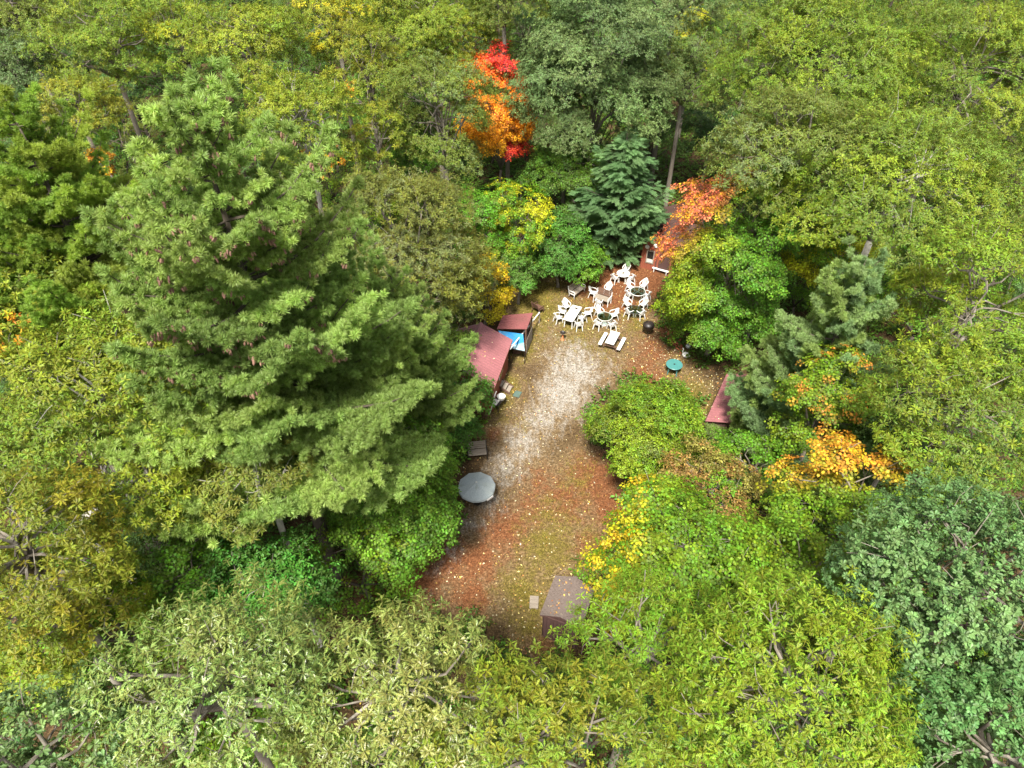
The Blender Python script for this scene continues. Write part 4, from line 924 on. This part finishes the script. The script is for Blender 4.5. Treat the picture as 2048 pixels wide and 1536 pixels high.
# heap of broken brick and reddish blocks
c = at(1240 + 540 / 5.12, 620 + 340 / 5.12); T = empty('brick_pile', (c.x, c.y, 0), 0, 'heap of loose reddish bricks at the foot of the maple', 'bricks')
bm_ = MB().box((0, 0, 0), (.24, .115, .075)).mesh('brick', M['brick'])
for k in range(42):
    t = k / 41; o = link('brick', bm_, T, (-.25 + .7 * t + random.gauss(0, .14), .95 - 1.9 * t + random.gauss(0, .16), .04 + abs(random.gauss(0, .09)))); o.rotation_euler = (random.gauss(0, .3), random.gauss(0, .3), random.uniform(0, 3.1))
# two white swan-like planters by the maple
for (px, py, lab, s) in ((1240 + 695 / 5.12, 620 + 385 / 5.12, 'smaller white swan-shaped planter under the maple edge', .75), (1240 + 668 / 5.12, 620 + 478 / 5.12, 'larger white swan-shaped planter behind the teal table', 1.0)):
    c = at(px, py); T = empty('swan_planter', (c.x, c.y, 0), 2.2 * s, lab, 'planter'); T.scale = (s, s, s)
    MB().lathe([(.10, 0), (.20, .06), (.24, .18), (.20, .26), (.15, .24), (.02, .20)], 16).build('bowl', M['white_plastic'], T, smooth=True)
    MB().tube([(.2, 0, .12), (.30, 0, .3), (.26, 0, .46), (.30, 0, .52), (.38, 0, .49)], [.06, .045, .035, .045, .015], 8).build('neck', M['white_plastic'], T, smooth=True); MB().tube([(-.2, 0, .15), (-.3, 0, .26), (-.36, 0, .34)], [.07, .05, .01], 7).build('tail', M['white_plastic'], T)
# white plank bench at the back cabin, and a dark crate at its corner
p = [at(*Z1(*q_), .3) for q_ in ((1585, 228), (1700, 262))]; d_ = p[1] - p[0]
T = empty('plank_bench', (p[0].x, p[0].y, 0), math.atan2(d_.y, d_.x), 'white plank bench in front of the back cabin, half under the maple', 'bench')
MB().box((.55, 0, .32), (1.3, .22, .045)).build('seat', M['white_paint'], T)
for x in (.05, 1.05): MB().box((x, 0, .15), (.06, .2, .295)).build('leg', M['white_paint'], T)
c = at(*Z1(1405, 180)); T = empty('crate', (c.x, c.y, 0), .4, 'small dark wooden crate at the left corner of the back cabin', 'crate')
for k in range(3):
    for s in (-1, 1): MB().box((0, s * .2, .06 + .11 * k), (.44, .02, .095)).build('slat', M['brown_wood'], T); MB().box((s * .21, 0, .06 + .11 * k), (.02, .38, .095)).build('slat', M['brown_wood'], T)
MB().box((0, 0, .015), (.4, .38, .02)).build('bottom', M['brown_wood'], T)
c = at(1060 + 1310 / 8.533 - 5.5, 680.5); T = empty('cardboard_box', (at(1053, 683).x, at(1053, 683).y, 0), -.2, 'reddish brown box beside the blue tarp under the lean-to', 'box')
MB().box((0, 0, .25), (.55, .6, .5)).build('body', M['siding'], T); MB().box((0, 0, .515), (.58, .63, .03)).build('lid', M['old_wood'], T)
# ---------------------------------------------------------------- the forest, farthest rows last
def near_x(dirx): return None
def red_maple(q, d):
    z = q[:, 2:3]; n = len(q)
    r_, o_, y_ = np.array([[.58, .03, .025]]), np.array([[.70, .20, .014]]), np.array([[.66, .34, .016]])  # tints brightened to make up for the shade this maple stands in
    w = np.clip((z + .25 + .2 * q[:, :1]) / .7, 0, 1); t = y_ * (1 - w) + o_ * w
    w2 = np.clip((z - .50 + .25 * q[:, :1]) / .25, 0, 1); t = t * (1 - w2) + r_ * w2
    low = ((z < -.25) & (z > -.5) & (q[:, :1] > .25)) | (z < -.72); return np.where(low, r_ * np.array([[1.0, 1.4, .9]]), t)
def turning_maple(q, d):
    n = len(q); g = pick('bright', n); o = np.where(rng.random((n, 1)) < .5, np.array([[.52, .14, .07]]), np.array([[.5, .24, .02]])); y = pick('limegreen', n) * np.array((1.5, 1.15, 1))
    w = np.clip((q[:, 2] * .9 - q[:, 0] * .75 + q[:, 1] * .35 - .62) / .25, 0, 1)[:, None]; w2 = np.clip((-q[:, 0] * 1.0 + q[:, 2] * .3 - .30) / .4, 0, 1)[:, None]
    t = g * (1 - w2) + y * w2; return t * (1 - w) + o * w
def orange_top(q, d):
    n = len(q); y = pick('limegreen', n); o = np.where(rng.random((n, 1)) < .5, np.array([[.56, .24, .03]]), np.array([[.55, .33, .02]]))
    w = np.clip((q[:, 2] * .5 + q[:, 1] * .8 - .22) / .5, 0, 1)[:, None] * (.35 + .65 * (rng.random((n, 1)) < .75)); return y * (1 - w) + o * w
def orange_tips(q, d):
    n = len(q); y = pick('limegreen', n) * np.array((1.05, .95, 1)); o = np.array([[.50, .20, .03]]); w = (np.clip((np.linalg.norm(q, axis=1) - .75) / .2, 0, 1) * np.clip(q[:, 2] * 1.4 + .1, 0, 1) * (rng.random(n) < .33))[:, None]; return y * (1 - w) + o * w
def yellow_left(q, d):
    n = len(q); g = pick('limegreen', n); y = np.where(rng.random((n, 1)) < .5, np.array([[.45, .30, .012]]), np.array([[.40, .36, .015]])); w = np.clip((-q[:, 0] + q[:, 1] * .4 - .25) / .5, 0, 1)[:, None] * (rng.random((n, 1)) < .45); return g * (1 - w) + y * w
def yellow_orange(q, d):
    n = len(q); y = np.array([[.42, .36, .012]]); o = np.array([[.48, .22, .012]]); w = np.clip((q[:, 2] + q[:, 0] * .5) * .8 + .2, 0, 1)[:, None] * rng.random((n, 1)); return y * (1 - w) + o * w

# foreground
tree('pale_oak', (190, 660, 1150, 1620), 16.5, 'pale', 'pale yellow green oak filling the lower left foreground')
tree('pale_oak', (560, 1030, 1215, 1580), 15.5, 'pale', 'pale grey green oak with its crown at the near end of the clearing')
tree('red_oak', (800, 1400, 1310, 1720), 15.5, 'yellowgreen', 'yellow green oak at the bottom edge, below the shingled shed')
tree('red_oak', (1330, 1800, 1130, 1620), 16.5, 'limegreen', 'bright lime green oak right of the shingled shed', scale=.9, clumps=34)
tree('red_oak', (1122, 1450, 1130, 1460), 12.5, 'limegreen', 'lime green oak partly covering the shingled shed roof', scale=.85)
tree('white_oak', (1700, 2160, 960, 1420), 16.5, 'whiteoak', 'big blue green white oak at the right edge', clumps=34)
tree('white_oak', (1800, 2240, 1330, 1750), 15.5, 'whiteoak', 'blue green white oak in the lower right corner')
tree('white_oak', (-170, 255, 1360, 1760), 16.0, 'whiteoak', 'blue green white oak in the lower left corner')
tree('maple', (1195, 1520, 950, 1290), 11.0, 'limegreen', 'yellow edged green maple above the shingled shed', colour=yellow_left)
tree('maple', (1550, 1850, 885, 1160), 11.5, 'orange', 'orange topped maple in front of the big oaks on the right', colour=orange_top)
tree('maple', (1480, 1720, 1020, 1260), 11.0, 'limegreen', 'lime green maple below the orange topped maple')
tree('small', (1325, 1520, 895, 1060), 7.5, 'brown', 'brownish rust coloured bushy tree right of the drive', accent=('limegreen', .35))
tree('small', (1192, 1402, 758, 962), 7.0, 'limegreen', 'small yellow green tree in the right half of the clearing', clumps=26, accent=('olive', .3))
tree('maple', (672, 922, 840, 1140), 9.5, 'bright', 'bright green maple left of the round parasol', clumps=30)
tree('small', (425, 665, 1075, 1260), 10.0, 'shrub', 'fresh green small oak at the foot of the big pine', cat='tree')
tree('maple', (850, 985, 710, 885), 5.5, 'shrub', 'dark green bush against the lower end of the maroon cabin', name='bush', cat='bush')
tree('small', (890, 962, 838, 892), 2.4, 'shrub', 'low green bush between the dark bench and cabin', name='bush', cat='bush', clumps=8)
tree('white_oak', (1880, 2160, 1440, 1700), 11.0, 'whiteoak', 'lower dark green oak filling the bottom right corner')
tree('maple', (1780, 2080, 1400, 1640), 7.5, 'underwood', 'shaded green maple beneath the corner white oaks')
tree('white_oak', (-120, 130, 1460, 1720), 10.5, 'whiteoak', 'lower green oak in the bottom left corner')
# left side
PT1 = at(365, 165, 24)
T = empty('pine_tree', (PT1.x, PT1.y, 0), 0, 'giant white pine with brown cones in its top, left of the clearing', 'tree')
pine(T, 23.4, 8.2, 5.7, 'pine', 300, r0=.30, cones=.3, dens=1.0, tuft=1.2, whorl=.95, irregular=.5, droop=-.05, prof=lambda t: (.82 + .18 * min(1, t * 5)) * min(1, ((1 - t) * 1.25) ** .75 + .05))
c = at(10, 200, 22); T = empty('pine_tree', (c.x, c.y, 0), 0, 'yellow green white pine at the left edge', 'tree')
pine(T, 22, 8, 4.3, 'yellowpine', 160, r0=.24, dens=1.2)
c = at(770, 470, 16.5); T = empty('pine_tree', (c.x, c.y, 0), 0, 'smaller bluish white pine behind the maroon cabin', 'tree')
pine(T, 14.5, 4, 2.8, 'pine', 80, r0=.18, dens=1.2)
tree('red_oak', (20, 450, 610, 1060), 17.5, 'yellowgreen', 'yellow green oak with bare pale limbs below, at the left', mat='bark_pale', zmin=-.5, clumps=30, accent=('orange', .04))
tree('red_oak', (-130, 215, 480, 760), 17.5, 'yellowgreen', 'orange tinged yellow oak at the left edge below the pine', accent=('orange', .08))
tree('red_oak', (-140, 230, 940, 1260), 16.5, 'yellowgreen', 'sparse yellow green oak at the left edge above the white oak', clumps=20, mat='bark')
tree('red_oak', (380, 650, 830, 1080), 14.0, 'olive', 'thin crowned olive oak with bare twigs in front of the pine trunk', clumps=14, mat='bark_pale')
tree('red_oak', (655, 965, 330, 690), 14.5, 'olive', 'dull olive oak above the maroon cabin', scale=1.0, clumps=30, accent=('greygreen', .6))
tree('red_oak', (-70, 270, 1075, 1330), 13, 'yellowgreen', 'lower yellow green oak between the sparse oak and the pale foreground oak')
tree('maple', (-40, 190, 1240, 1420), 6, 'limegreen', 'yellow green shrub in the gap above the lower left white oak', accent=('yellow', .25))
tree('maple', (150, 330, 1130, 1330), 10.5, 'limegreen', 'light green maple under the sparse left oak, above the pale oak')
tree('maple', (300, 470, 1060, 1240), 10, 'bright', 'green maple between the bare forked trunk and the fresh green oak')
tree('small', (60, 220, 950, 1150), 9, 'underwood', 'dim broadleaf tree in the gap left of the bare forked trunk')
tree('maple', (240, 440, 1000, 1160), 8, 'underwood', 'dim green sapling under the bare forked trunk')
tree('small', (835, 955, 600, 775), 6.5, 'olive', 'leafy olive tree hiding the far slope of the maroon cabin roof', clumps=16)
# behind the clearing
tree('maple', (928, 1062, 75, 385), 14.5, 'red', 'flame red and orange maple, narrow and tall', colour=red_maple, clumps=40, near=160, dens=150)
tree('maple', (780, 905, 235, 365), 10.5, 'bright', 'fresh green maple left of the red maple')
tree('maple', (965, 1105, 345, 560), 9.0, 'yellow', 'bright yellow maple below the red maple', colour=None, accent=('limegreen', .6), clumps=22)
tree('maple', (880, 1010, 370, 520), 8.5, 'bright', 'mid green maple between the olive oak and the yellow maple')
tree('maple', (915, 1022, 500, 655), 6.0, 'yellow', 'yellow and orange sapling beside the lean-to roof', colour=yellow_orange, name='sapling', cat='sapling')
tree('small', (1060, 1180, 425, 565), 6.0, 'shrub', 'dark green bushy tree at the back edge of the clearing', clumps=18)
tree('small', (1110, 1215, 470, 565), 4.0, 'bright', 'fresh green low bush at the foot of the hemlock', name='bush', cat='bush', clumps=10)
tree('small', (985, 1090, 505, 585), 4.0, 'shrub', 'green bush under the yellow maple', name='bush', cat='bush', clumps=10)
c = at(1255, 266, 10.2); T = empty('hemlock_tree', (c.x, c.y, 0), 0, 'blue green layered hemlock left of the back cabin', 'tree')
pine(T, 10.2, .9, 2.9, 'hemlock', 160, sp='hemlock', whorl=.62, dens=1.5, droop=-.05, r0=.14, flat=.05, tuft=1.0, prof=lambda t: min(1, (1 - t) * 1.45 + .06) * (.66 + .34 * min(1, t * 3)))
tree('maple', (1338, 1582, 300, 745), 14.5, 'bright', 'large green maple with a red orange top by the back cabin', colour=turning_maple, zmin=-.95, clumps=44, near=300)
c = at(1735, 515, 14.5); T = empty('pine_tree', (c.x, c.y, 0), 0, 'soft blue green white pine over the right cabin', 'tree')
pine(T, 14.5, 1.4, 3.35, 'bluepine', 300, r0=.19, dens=1.3, whorl=.75, tuft=1.05, prof=lambda t: min(1, (1 - t) * 1.25 + .12))
c = at(1548, 800, 5.4); T = empty('pine_tree', (c.x, c.y, 0), 0, 'young blue green pine in front of the right cabin roof', 'tree')
pine(T, 5.6, .5, 2.5, 'bluepine', 120, r0=.10, dens=1.3, whorl=.6, prof=lambda t: (1 - t) ** .8 * .95 + .06)
tree('maple', (1560, 1740, 690, 930), 11.5, 'limegreen', 'yellow green maple with orange tips in front of the blue pine', colour=orange_tips, clumps=20)
tree('red_oak', (1770, 2110, 420, 780), 17.5, 'limegreen', 'tall light green oak at the right edge above the white oak', mat='bark')
tree('red_oak', (1740, 2090, 680, 980), 14.5, 'yellowgreen', 'wide yellow green oak between the blue pine and white oak', accent=('olive', .5))
tree('maple', (1720, 1880, 770, 960), 10.5, 'dark', 'shaded dark green maple behind the orange topped maple')
tree('maple', (1420, 1590, 860, 1000), 7.0, 'bright', 'green maple sapling below the right cabin', name='sapling', cat='sapling')
tree('maple', (1580, 1770, 435, 570), 9.0, 'yellow', 'golden yellow maple half hidden behind the blue pine', accent=('limegreen', .5))
tree('red_oak', (1560, 2000, 235, 520), 17.5, 'yellowgreen', 'broad oak with grey forked trunks showing, at the upper right', mat='bark_pale', zmin=-.35, accent=('olive', .5))
tree('red_oak', (1440, 1760, 170, 430), 17.5, 'olive', 'olive oak above the orange topped maple crown by the cabin', accent=('greygreen', .4))
tree('red_oak', (1455, 1800, -10, 260), 19.5, 'yellowgreen', 'tall yellow green oak at the top right of centre', accent=('olive', .3))
tree('red_oak', (1730, 2110, -20, 380), 19.5, 'yellowgreen', 'tallest oak in the upper right corner', accent=('olive', .3))
tree('maple', (1320, 1450, 20, 190), 12.0, 'yellow', 'yellowish maple beside the grey green aspen', accent=('limegreen', .7))
tree('maple', (1370, 1480, 190, 330), 8.5, 'dark', 'dark green maple in the gap left of the upper right oaks')
tree('small', (1040, 1335, -20, 330), 18.0, 'greygreen', 'grey green aspen with thin visible trunk behind the hemlock', mat='bark', clumps=28)
tree('maple', (1050, 1250, 270, 420), 8.0, 'underwood', 'shaded green maple below the grey green aspen')
tree('red_oak', (780, 990, 95, 380), 16.0, 'olive', 'olive green oak left of the red maple', accent=('greygreen', .4))
tree('red_oak', (720, 1010, -30, 130), 18.0, 'yellowgreen', 'yellow green oak at the top edge above the red maple')
tree('red_oak', (660, 815, 30, 270), 17.5, 'yellowgreen', 'orange flecked yellow oak right of the upper left oaks', accent=('orange', .15))
tree('red_oak', (480, 720, 130, 360), 17.0, 'yellowgreen', 'yellow green oak showing grey forked limbs, behind the giant pine', mat='bark_pale', accent=('orange', .04))
tree('red_oak', (700, 810, 190, 350), 14.0, 'yellowgreen', 'small yellow green oak right of the giant pine top')
tree('red_oak', (390, 610, -10, 180), 19.0, 'yellowgreen', 'bright yellow green oak at the top edge, left of centre')
tree('red_oak', (580, 760, -40, 130), 18.5, 'yellowgreen', 'golden green oak at the top edge behind the orange flecked one', accent=('yellow', .3))
tree('red_oak', (290, 430, -20, 150), 18.5, 'yellowgreen', 'yellowish oak at the top left behind the pine top', accent=('yellow', .3))
tree('red_oak', (90, 330, -10, 190), 18.5, 'yellowgreen', 'wide green oak near the upper left corner', accent=('olive', .5))
tree('small', (-30, 115, 60, 200), 17.0, 'greygreen', 'dark grey green tree at the upper left edge')
tree('red_oak', (-60, 120, -40, 90), 18.0, 'olive', 'olive oak in the upper left corner')
tree('red_oak', (85, 240, 145, 290), 16.0, 'yellowgreen', 'yellow green oak below the upper left corner oak')
tree('maple', (175, 240, 290, 350), 12.0, 'orange', 'little orange maple glowing in the gap beside the giant pine', name='sapling', cat='sapling', clumps=6)
tree('red_oak', (1250, 1460, -80, 60), 19.0, 'greygreen', 'greyish oak at the top edge right of the aspen')
tree('red_oak', (940, 1090, -110, 80), 20, 'olive', 'dim olive oak at the top edge behind the dark pine trunk')
tree('red_oak', (1060, 1220, 60, 260), 15, 'dark', 'dark oak in the shade behind the aspen', near=0)
tree('red_oak', (1270, 1480, 40, 240), 15, 'dark', 'dark oak deep in the gap at the upper right of centre', near=0)
# a tall bare-stemmed pine behind the red maple
c = at(1002, 118, 9); T = empty('pine_tree', (c.x, c.y, 0), 0, 'tall dark trunked pine standing behind the red maple', 'tree')
pine(T, 24, 17, 3.0, 'pine', 0, r0=.36, dens=1.0)

# bare limbs that show below the left oak's crown
c = at(205, 1010, 9.5); b0 = at(150, 1045, 7.5)
T = empty('dead_limbed_tree', (c.x - .3, c.y - .2, 0), 0, 'pale bare forked trunk showing in the gap at the left', 'tree'); o = Vector(T.location)
f = lambda px, py, z: at(px, py, z) - o
MB().tube([(0, 0, -.1), (0, 0, 4), f(150, 1045, 8.2), f(205, 1012, 9.2)], [.26, .23, .18, .15], 9).build('trunk', M['bark_pale'], T, smooth=True)
for pl, r in (([f(205, 1012, 9.2), f(203, 975, 9.9), f(212, 930, 10.8), f(245, 875, 12)], .10), ([f(205, 1012, 9.2), f(245, 965, 9.9), f(262, 925, 10.6)], .09), ([f(205, 1012, 9.2), f(260, 1022, 9.2), f(330, 1042, 9.4), f(390, 1075, 9.0)], .08), ([f(235, 975, 9.75), f(290, 950, 10.2), f(340, 930, 10.6)], .05), ([f(208, 955, 10.3), f(198, 915, 11), f(190, 865, 12)], .05)):
    k = len(pl); MB().tube(pl, [r * (1 - .75 * i / (k - 1)) for i in range(k)], 7).build('limb', M['bark_pale'], T, smooth=True)
tw = MB()
for _ in range(46):
    px, py, z = random.choice(((245, 880, 11.5), (262, 925, 10.6), (330, 1042, 9.4), (340, 930, 10.6), (230, 950, 10.3), (290, 1030, 9.3))); a = f(px, py, z); d = Vector((random.gauss(0, .6), random.gauss(0, .6), random.gauss(.2, .5)))
    tw.tube([a, a + d * .5 + Vector((0, 0, .06)), a + d], [.02, .013, .004], 4, caps=False)
tw.build('twigs', M['bark_pale'], T, kind='stuff')

# ---------------------------------------------------------------- underwood in the shade, between the named trees
fr = random.Random(11); made = 0
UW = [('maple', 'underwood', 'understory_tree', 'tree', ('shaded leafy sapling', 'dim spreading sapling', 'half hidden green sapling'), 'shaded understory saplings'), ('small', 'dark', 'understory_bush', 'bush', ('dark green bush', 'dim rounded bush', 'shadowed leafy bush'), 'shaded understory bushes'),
      ('maple', 'limegreen', 'understory_tree', 'tree', ('yellow green sapling', 'sunlit lime sapling', 'light leafy sapling'), 'lit understory saplings'), ('red_oak', 'olive', 'young_oak_tree', 'tree', ('young olive oak', 'slim second-storey oak', 'small olive green oak'), 'young oaks under the canopy')]  # shaded and lit looks come from darker and lighter leaf tints
NAMED = [(o, o['label']) for o in list(sc.objects) if o.parent is None and o.get('category') == 'tree']
USED = set()
def beside(x, y, heads):
    """A label that says which: its look, and the named tree it stands by."""
    near_ = sorted(NAMED, key=lambda t: (t[0].location.x - x) ** 2 + (t[0].location.y - y) ** 2)
    for o, lab in near_[:14]:
        dx, dy = x - o.location.x, y - o.location.y
        sides = ['to the right of' if dx > 0 else 'to the left of', 'behind' if dy > 0 else 'in front of']
        if abs(dy) > abs(dx): sides.reverse()
        for sd in sides:
            for h in heads:
                l = f'{h} {sd} the {lab}'; w = l.split()
                if len(w) > 16: l = f'{h} {sd} the ' + re.split(r' with | in | showing | beside | half | behind | right of | left of | above | below | at the | over | and ', lab)[0]
                if len(l.split()) <= 16 and l not in USED: USED.add(l); return l
    return heads[0] + ' among the tall trees'
import re
TAKEN = []
def filler(n, xr, yr, hr, rr, kinds, gap, dens=50, seedclump=(9, 14)):
    made = tries = 0
    while made < n and tries < 6000:
        tries += 1
        x, y = fr.uniform(*xr), fr.uniform(*yr)
        if abs(x) > y * .82 + 7: continue
        h = fr.uniform(*hr); r = h * fr.uniform(*rr)
        if any((x - a) ** 2 + (y - b) ** 2 < (gap * (r + c)) ** 2 for a, b, c in TAKEN): continue
        bad = False
        for dx in (-1.2, 0, 1.2):
            for z in (0, h * .5, h):
                px, py = pix((x + dx * r, y - (r if z < h else 0), z)); bad |= inside(px, py) or (y < 50 and 1000 < px < 1330 and 410 < py < 620) or (y < 60 and 925 < px < 1075 and 70 < py < 365) or (1390 < px < 1530 and 720 < py < 860)
        if bad: continue
        TAKEN.append((x, y, r)); k = fr.choice(kinds); sp, pal, nm, cat, heads, grp = UW[k]
        T = empty(nm, (x, y, 0), 0, beside(x, y, heads), cat, grp)
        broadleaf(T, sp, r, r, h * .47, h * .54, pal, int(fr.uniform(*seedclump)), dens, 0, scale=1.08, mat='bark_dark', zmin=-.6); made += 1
filler(110, (-85, 90), (50, 128), (7, 13), (.28, .36), (3, 1, 0, 1, 0), .62, 46, (13, 18))  # no lime tint here: darker leaves deepen the shade in far gaps
filler(60, (-100, 105), (76, 135), (11, 16), (.3, .38), (3, 3, 1), .7, 46, (13, 18))
filler(120, (-46, 50), (9, 70), (3.5, 9), (.30, .42), (0, 0, 1, 1, 2, 3), .55)

# ---------------------------------------------------------------- ground cover
def ground_cover():
    n = 52000; x = rng.uniform(-75, 80, n); y = rng.uniform(6, 125, n); px, py = pix(np.stack([x, y, 0 * x], 1)); ins = np.array([inside(a, b) for a, b in zip(px, py)])
    keep = (~ins) & (np.abs(x) < y * .85 + 8); x, y = x[keep], y[keep]; n = len(x)
    far = np.clip((np.hypot(x - 3, (y - 32) * .8) - 24) / 20, 0, 1); z = far * .35 * (np.sin(x * .23 + 1) * np.cos(y * .19) + .5 * np.sin(x * .07 + y * .11))
    A = np.stack([rng.normal(0, .3, n), rng.normal(0, .3, n), np.ones(n)], 1)
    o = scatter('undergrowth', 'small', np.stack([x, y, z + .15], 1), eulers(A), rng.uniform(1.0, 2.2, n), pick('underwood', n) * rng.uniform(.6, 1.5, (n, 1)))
    tag(o, 'low green undergrowth covering the shaded forest floor')
    # fallen leaves over the clearing
    n = 48000; x = rng.uniform(-12, 22, n); y = rng.uniform(12, 62, n); px, py = pix(np.stack([x, y, 0 * x], 1)); ins = np.array([inside(a, b) for a, b in zip(px, py)]); keep = ins | (rng.random(n) < .35)
    dens = np.full(len(x), .16)
    for a, b, r, w in [(1350, 720, 90, .9), (1320, 650, 70, .8), (1390, 800, 90, .9), (1200, 600, 90, .35), (1080, 800, 90, .2), (1100, 1030, 120, .3), (860, 1150, 90, .4), (1060, 1230, 90, .5), (1010, 790, 50, .6)]:
        dens = np.maximum(dens, w * np.exp(-((px - a) ** 2 + (py - b) ** 2) / r ** 2))
    keep &= rng.random(len(x)) < dens; x, y = x[keep], y[keep]; n = len(x)
    E = np.stack([rng.normal(0, .3, n), rng.normal(0, .3, n), rng.uniform(0, 6.28, n)], 1)
    pal = np.array([(.62, .50, .20), (.58, .38, .08), (.52, .46, .30), (.40, .16, .05), (.30, .13, .05), (.66, .60, .40)]); t = pal[rng.integers(0, len(pal), n)] * rng.uniform(.7, 1.2, (n, 1))
    tag(scatter('fallen_leaves', 'litter', np.stack([x, y, 0 * x + .004], 1), E, rng.uniform(.45, 1.05, n), t), 'pale yellow fallen leaves scattered over the clearing')
    RP = []
    for o, L_, W_, ze, zr, k in ROOFS:
        m = o.matrix_basis
        for _ in range(k):
            a, v = random.uniform(.03, .97) * L_, random.random(); RP.append(tuple(m @ Vector((a, v * W_, ze + (zr - ze) * v + .045))))
    RP = np.array(RP); n = len(RP); E = np.stack([rng.normal(0, .3, n), rng.normal(0, .3, n), rng.uniform(0, 6.28, n)], 1)
    tag(scatter('leaves_on_roofs', 'litter', RP, E, rng.uniform(.6, 1.1, n), pal[rng.integers(0, len(pal), n)] * rng.uniform(.6, 1.1, (n, 1))), 'fallen leaves and debris lying on the cabin and shed roofs')
    # short grass in the mossy parts
    P = []; 
    for px_, py_, r, w in MOSS:
        c = at(px_, py_); rm = r * depth(c) / FPX; el = rm / max(.35, math.sin(math.atan2(CAM_H, c.y))); k = int(140 * w * rm * el / 3)
        P.append(np.stack([c.x + rng.normal(0, rm * .55, k), c.y + rng.normal(0, el * .55, k), np.zeros(k)], 1))
    P = np.concatenate(P); n = len(P); E = np.stack([np.zeros(n), np.zeros(n), rng.uniform(0, 6.28, n)], 1)
    tag(scatter('grass', 'grass', P, E, rng.uniform(.5, 1.3, n), np.array((.17, .15, .025)) * rng.uniform(.6, 1.4, (n, 1)) * np.array((1, 1, 1)) + rng.uniform(0, .05, (n, 1)) * np.array((1, .5, 0))), 'short olive grass in the mossy parts of the clearing')
ground_cover()
for r in [o for o in sc.objects if o.parent is None and o.type in ('EMPTY', 'MESH')]: r.hide_select = False
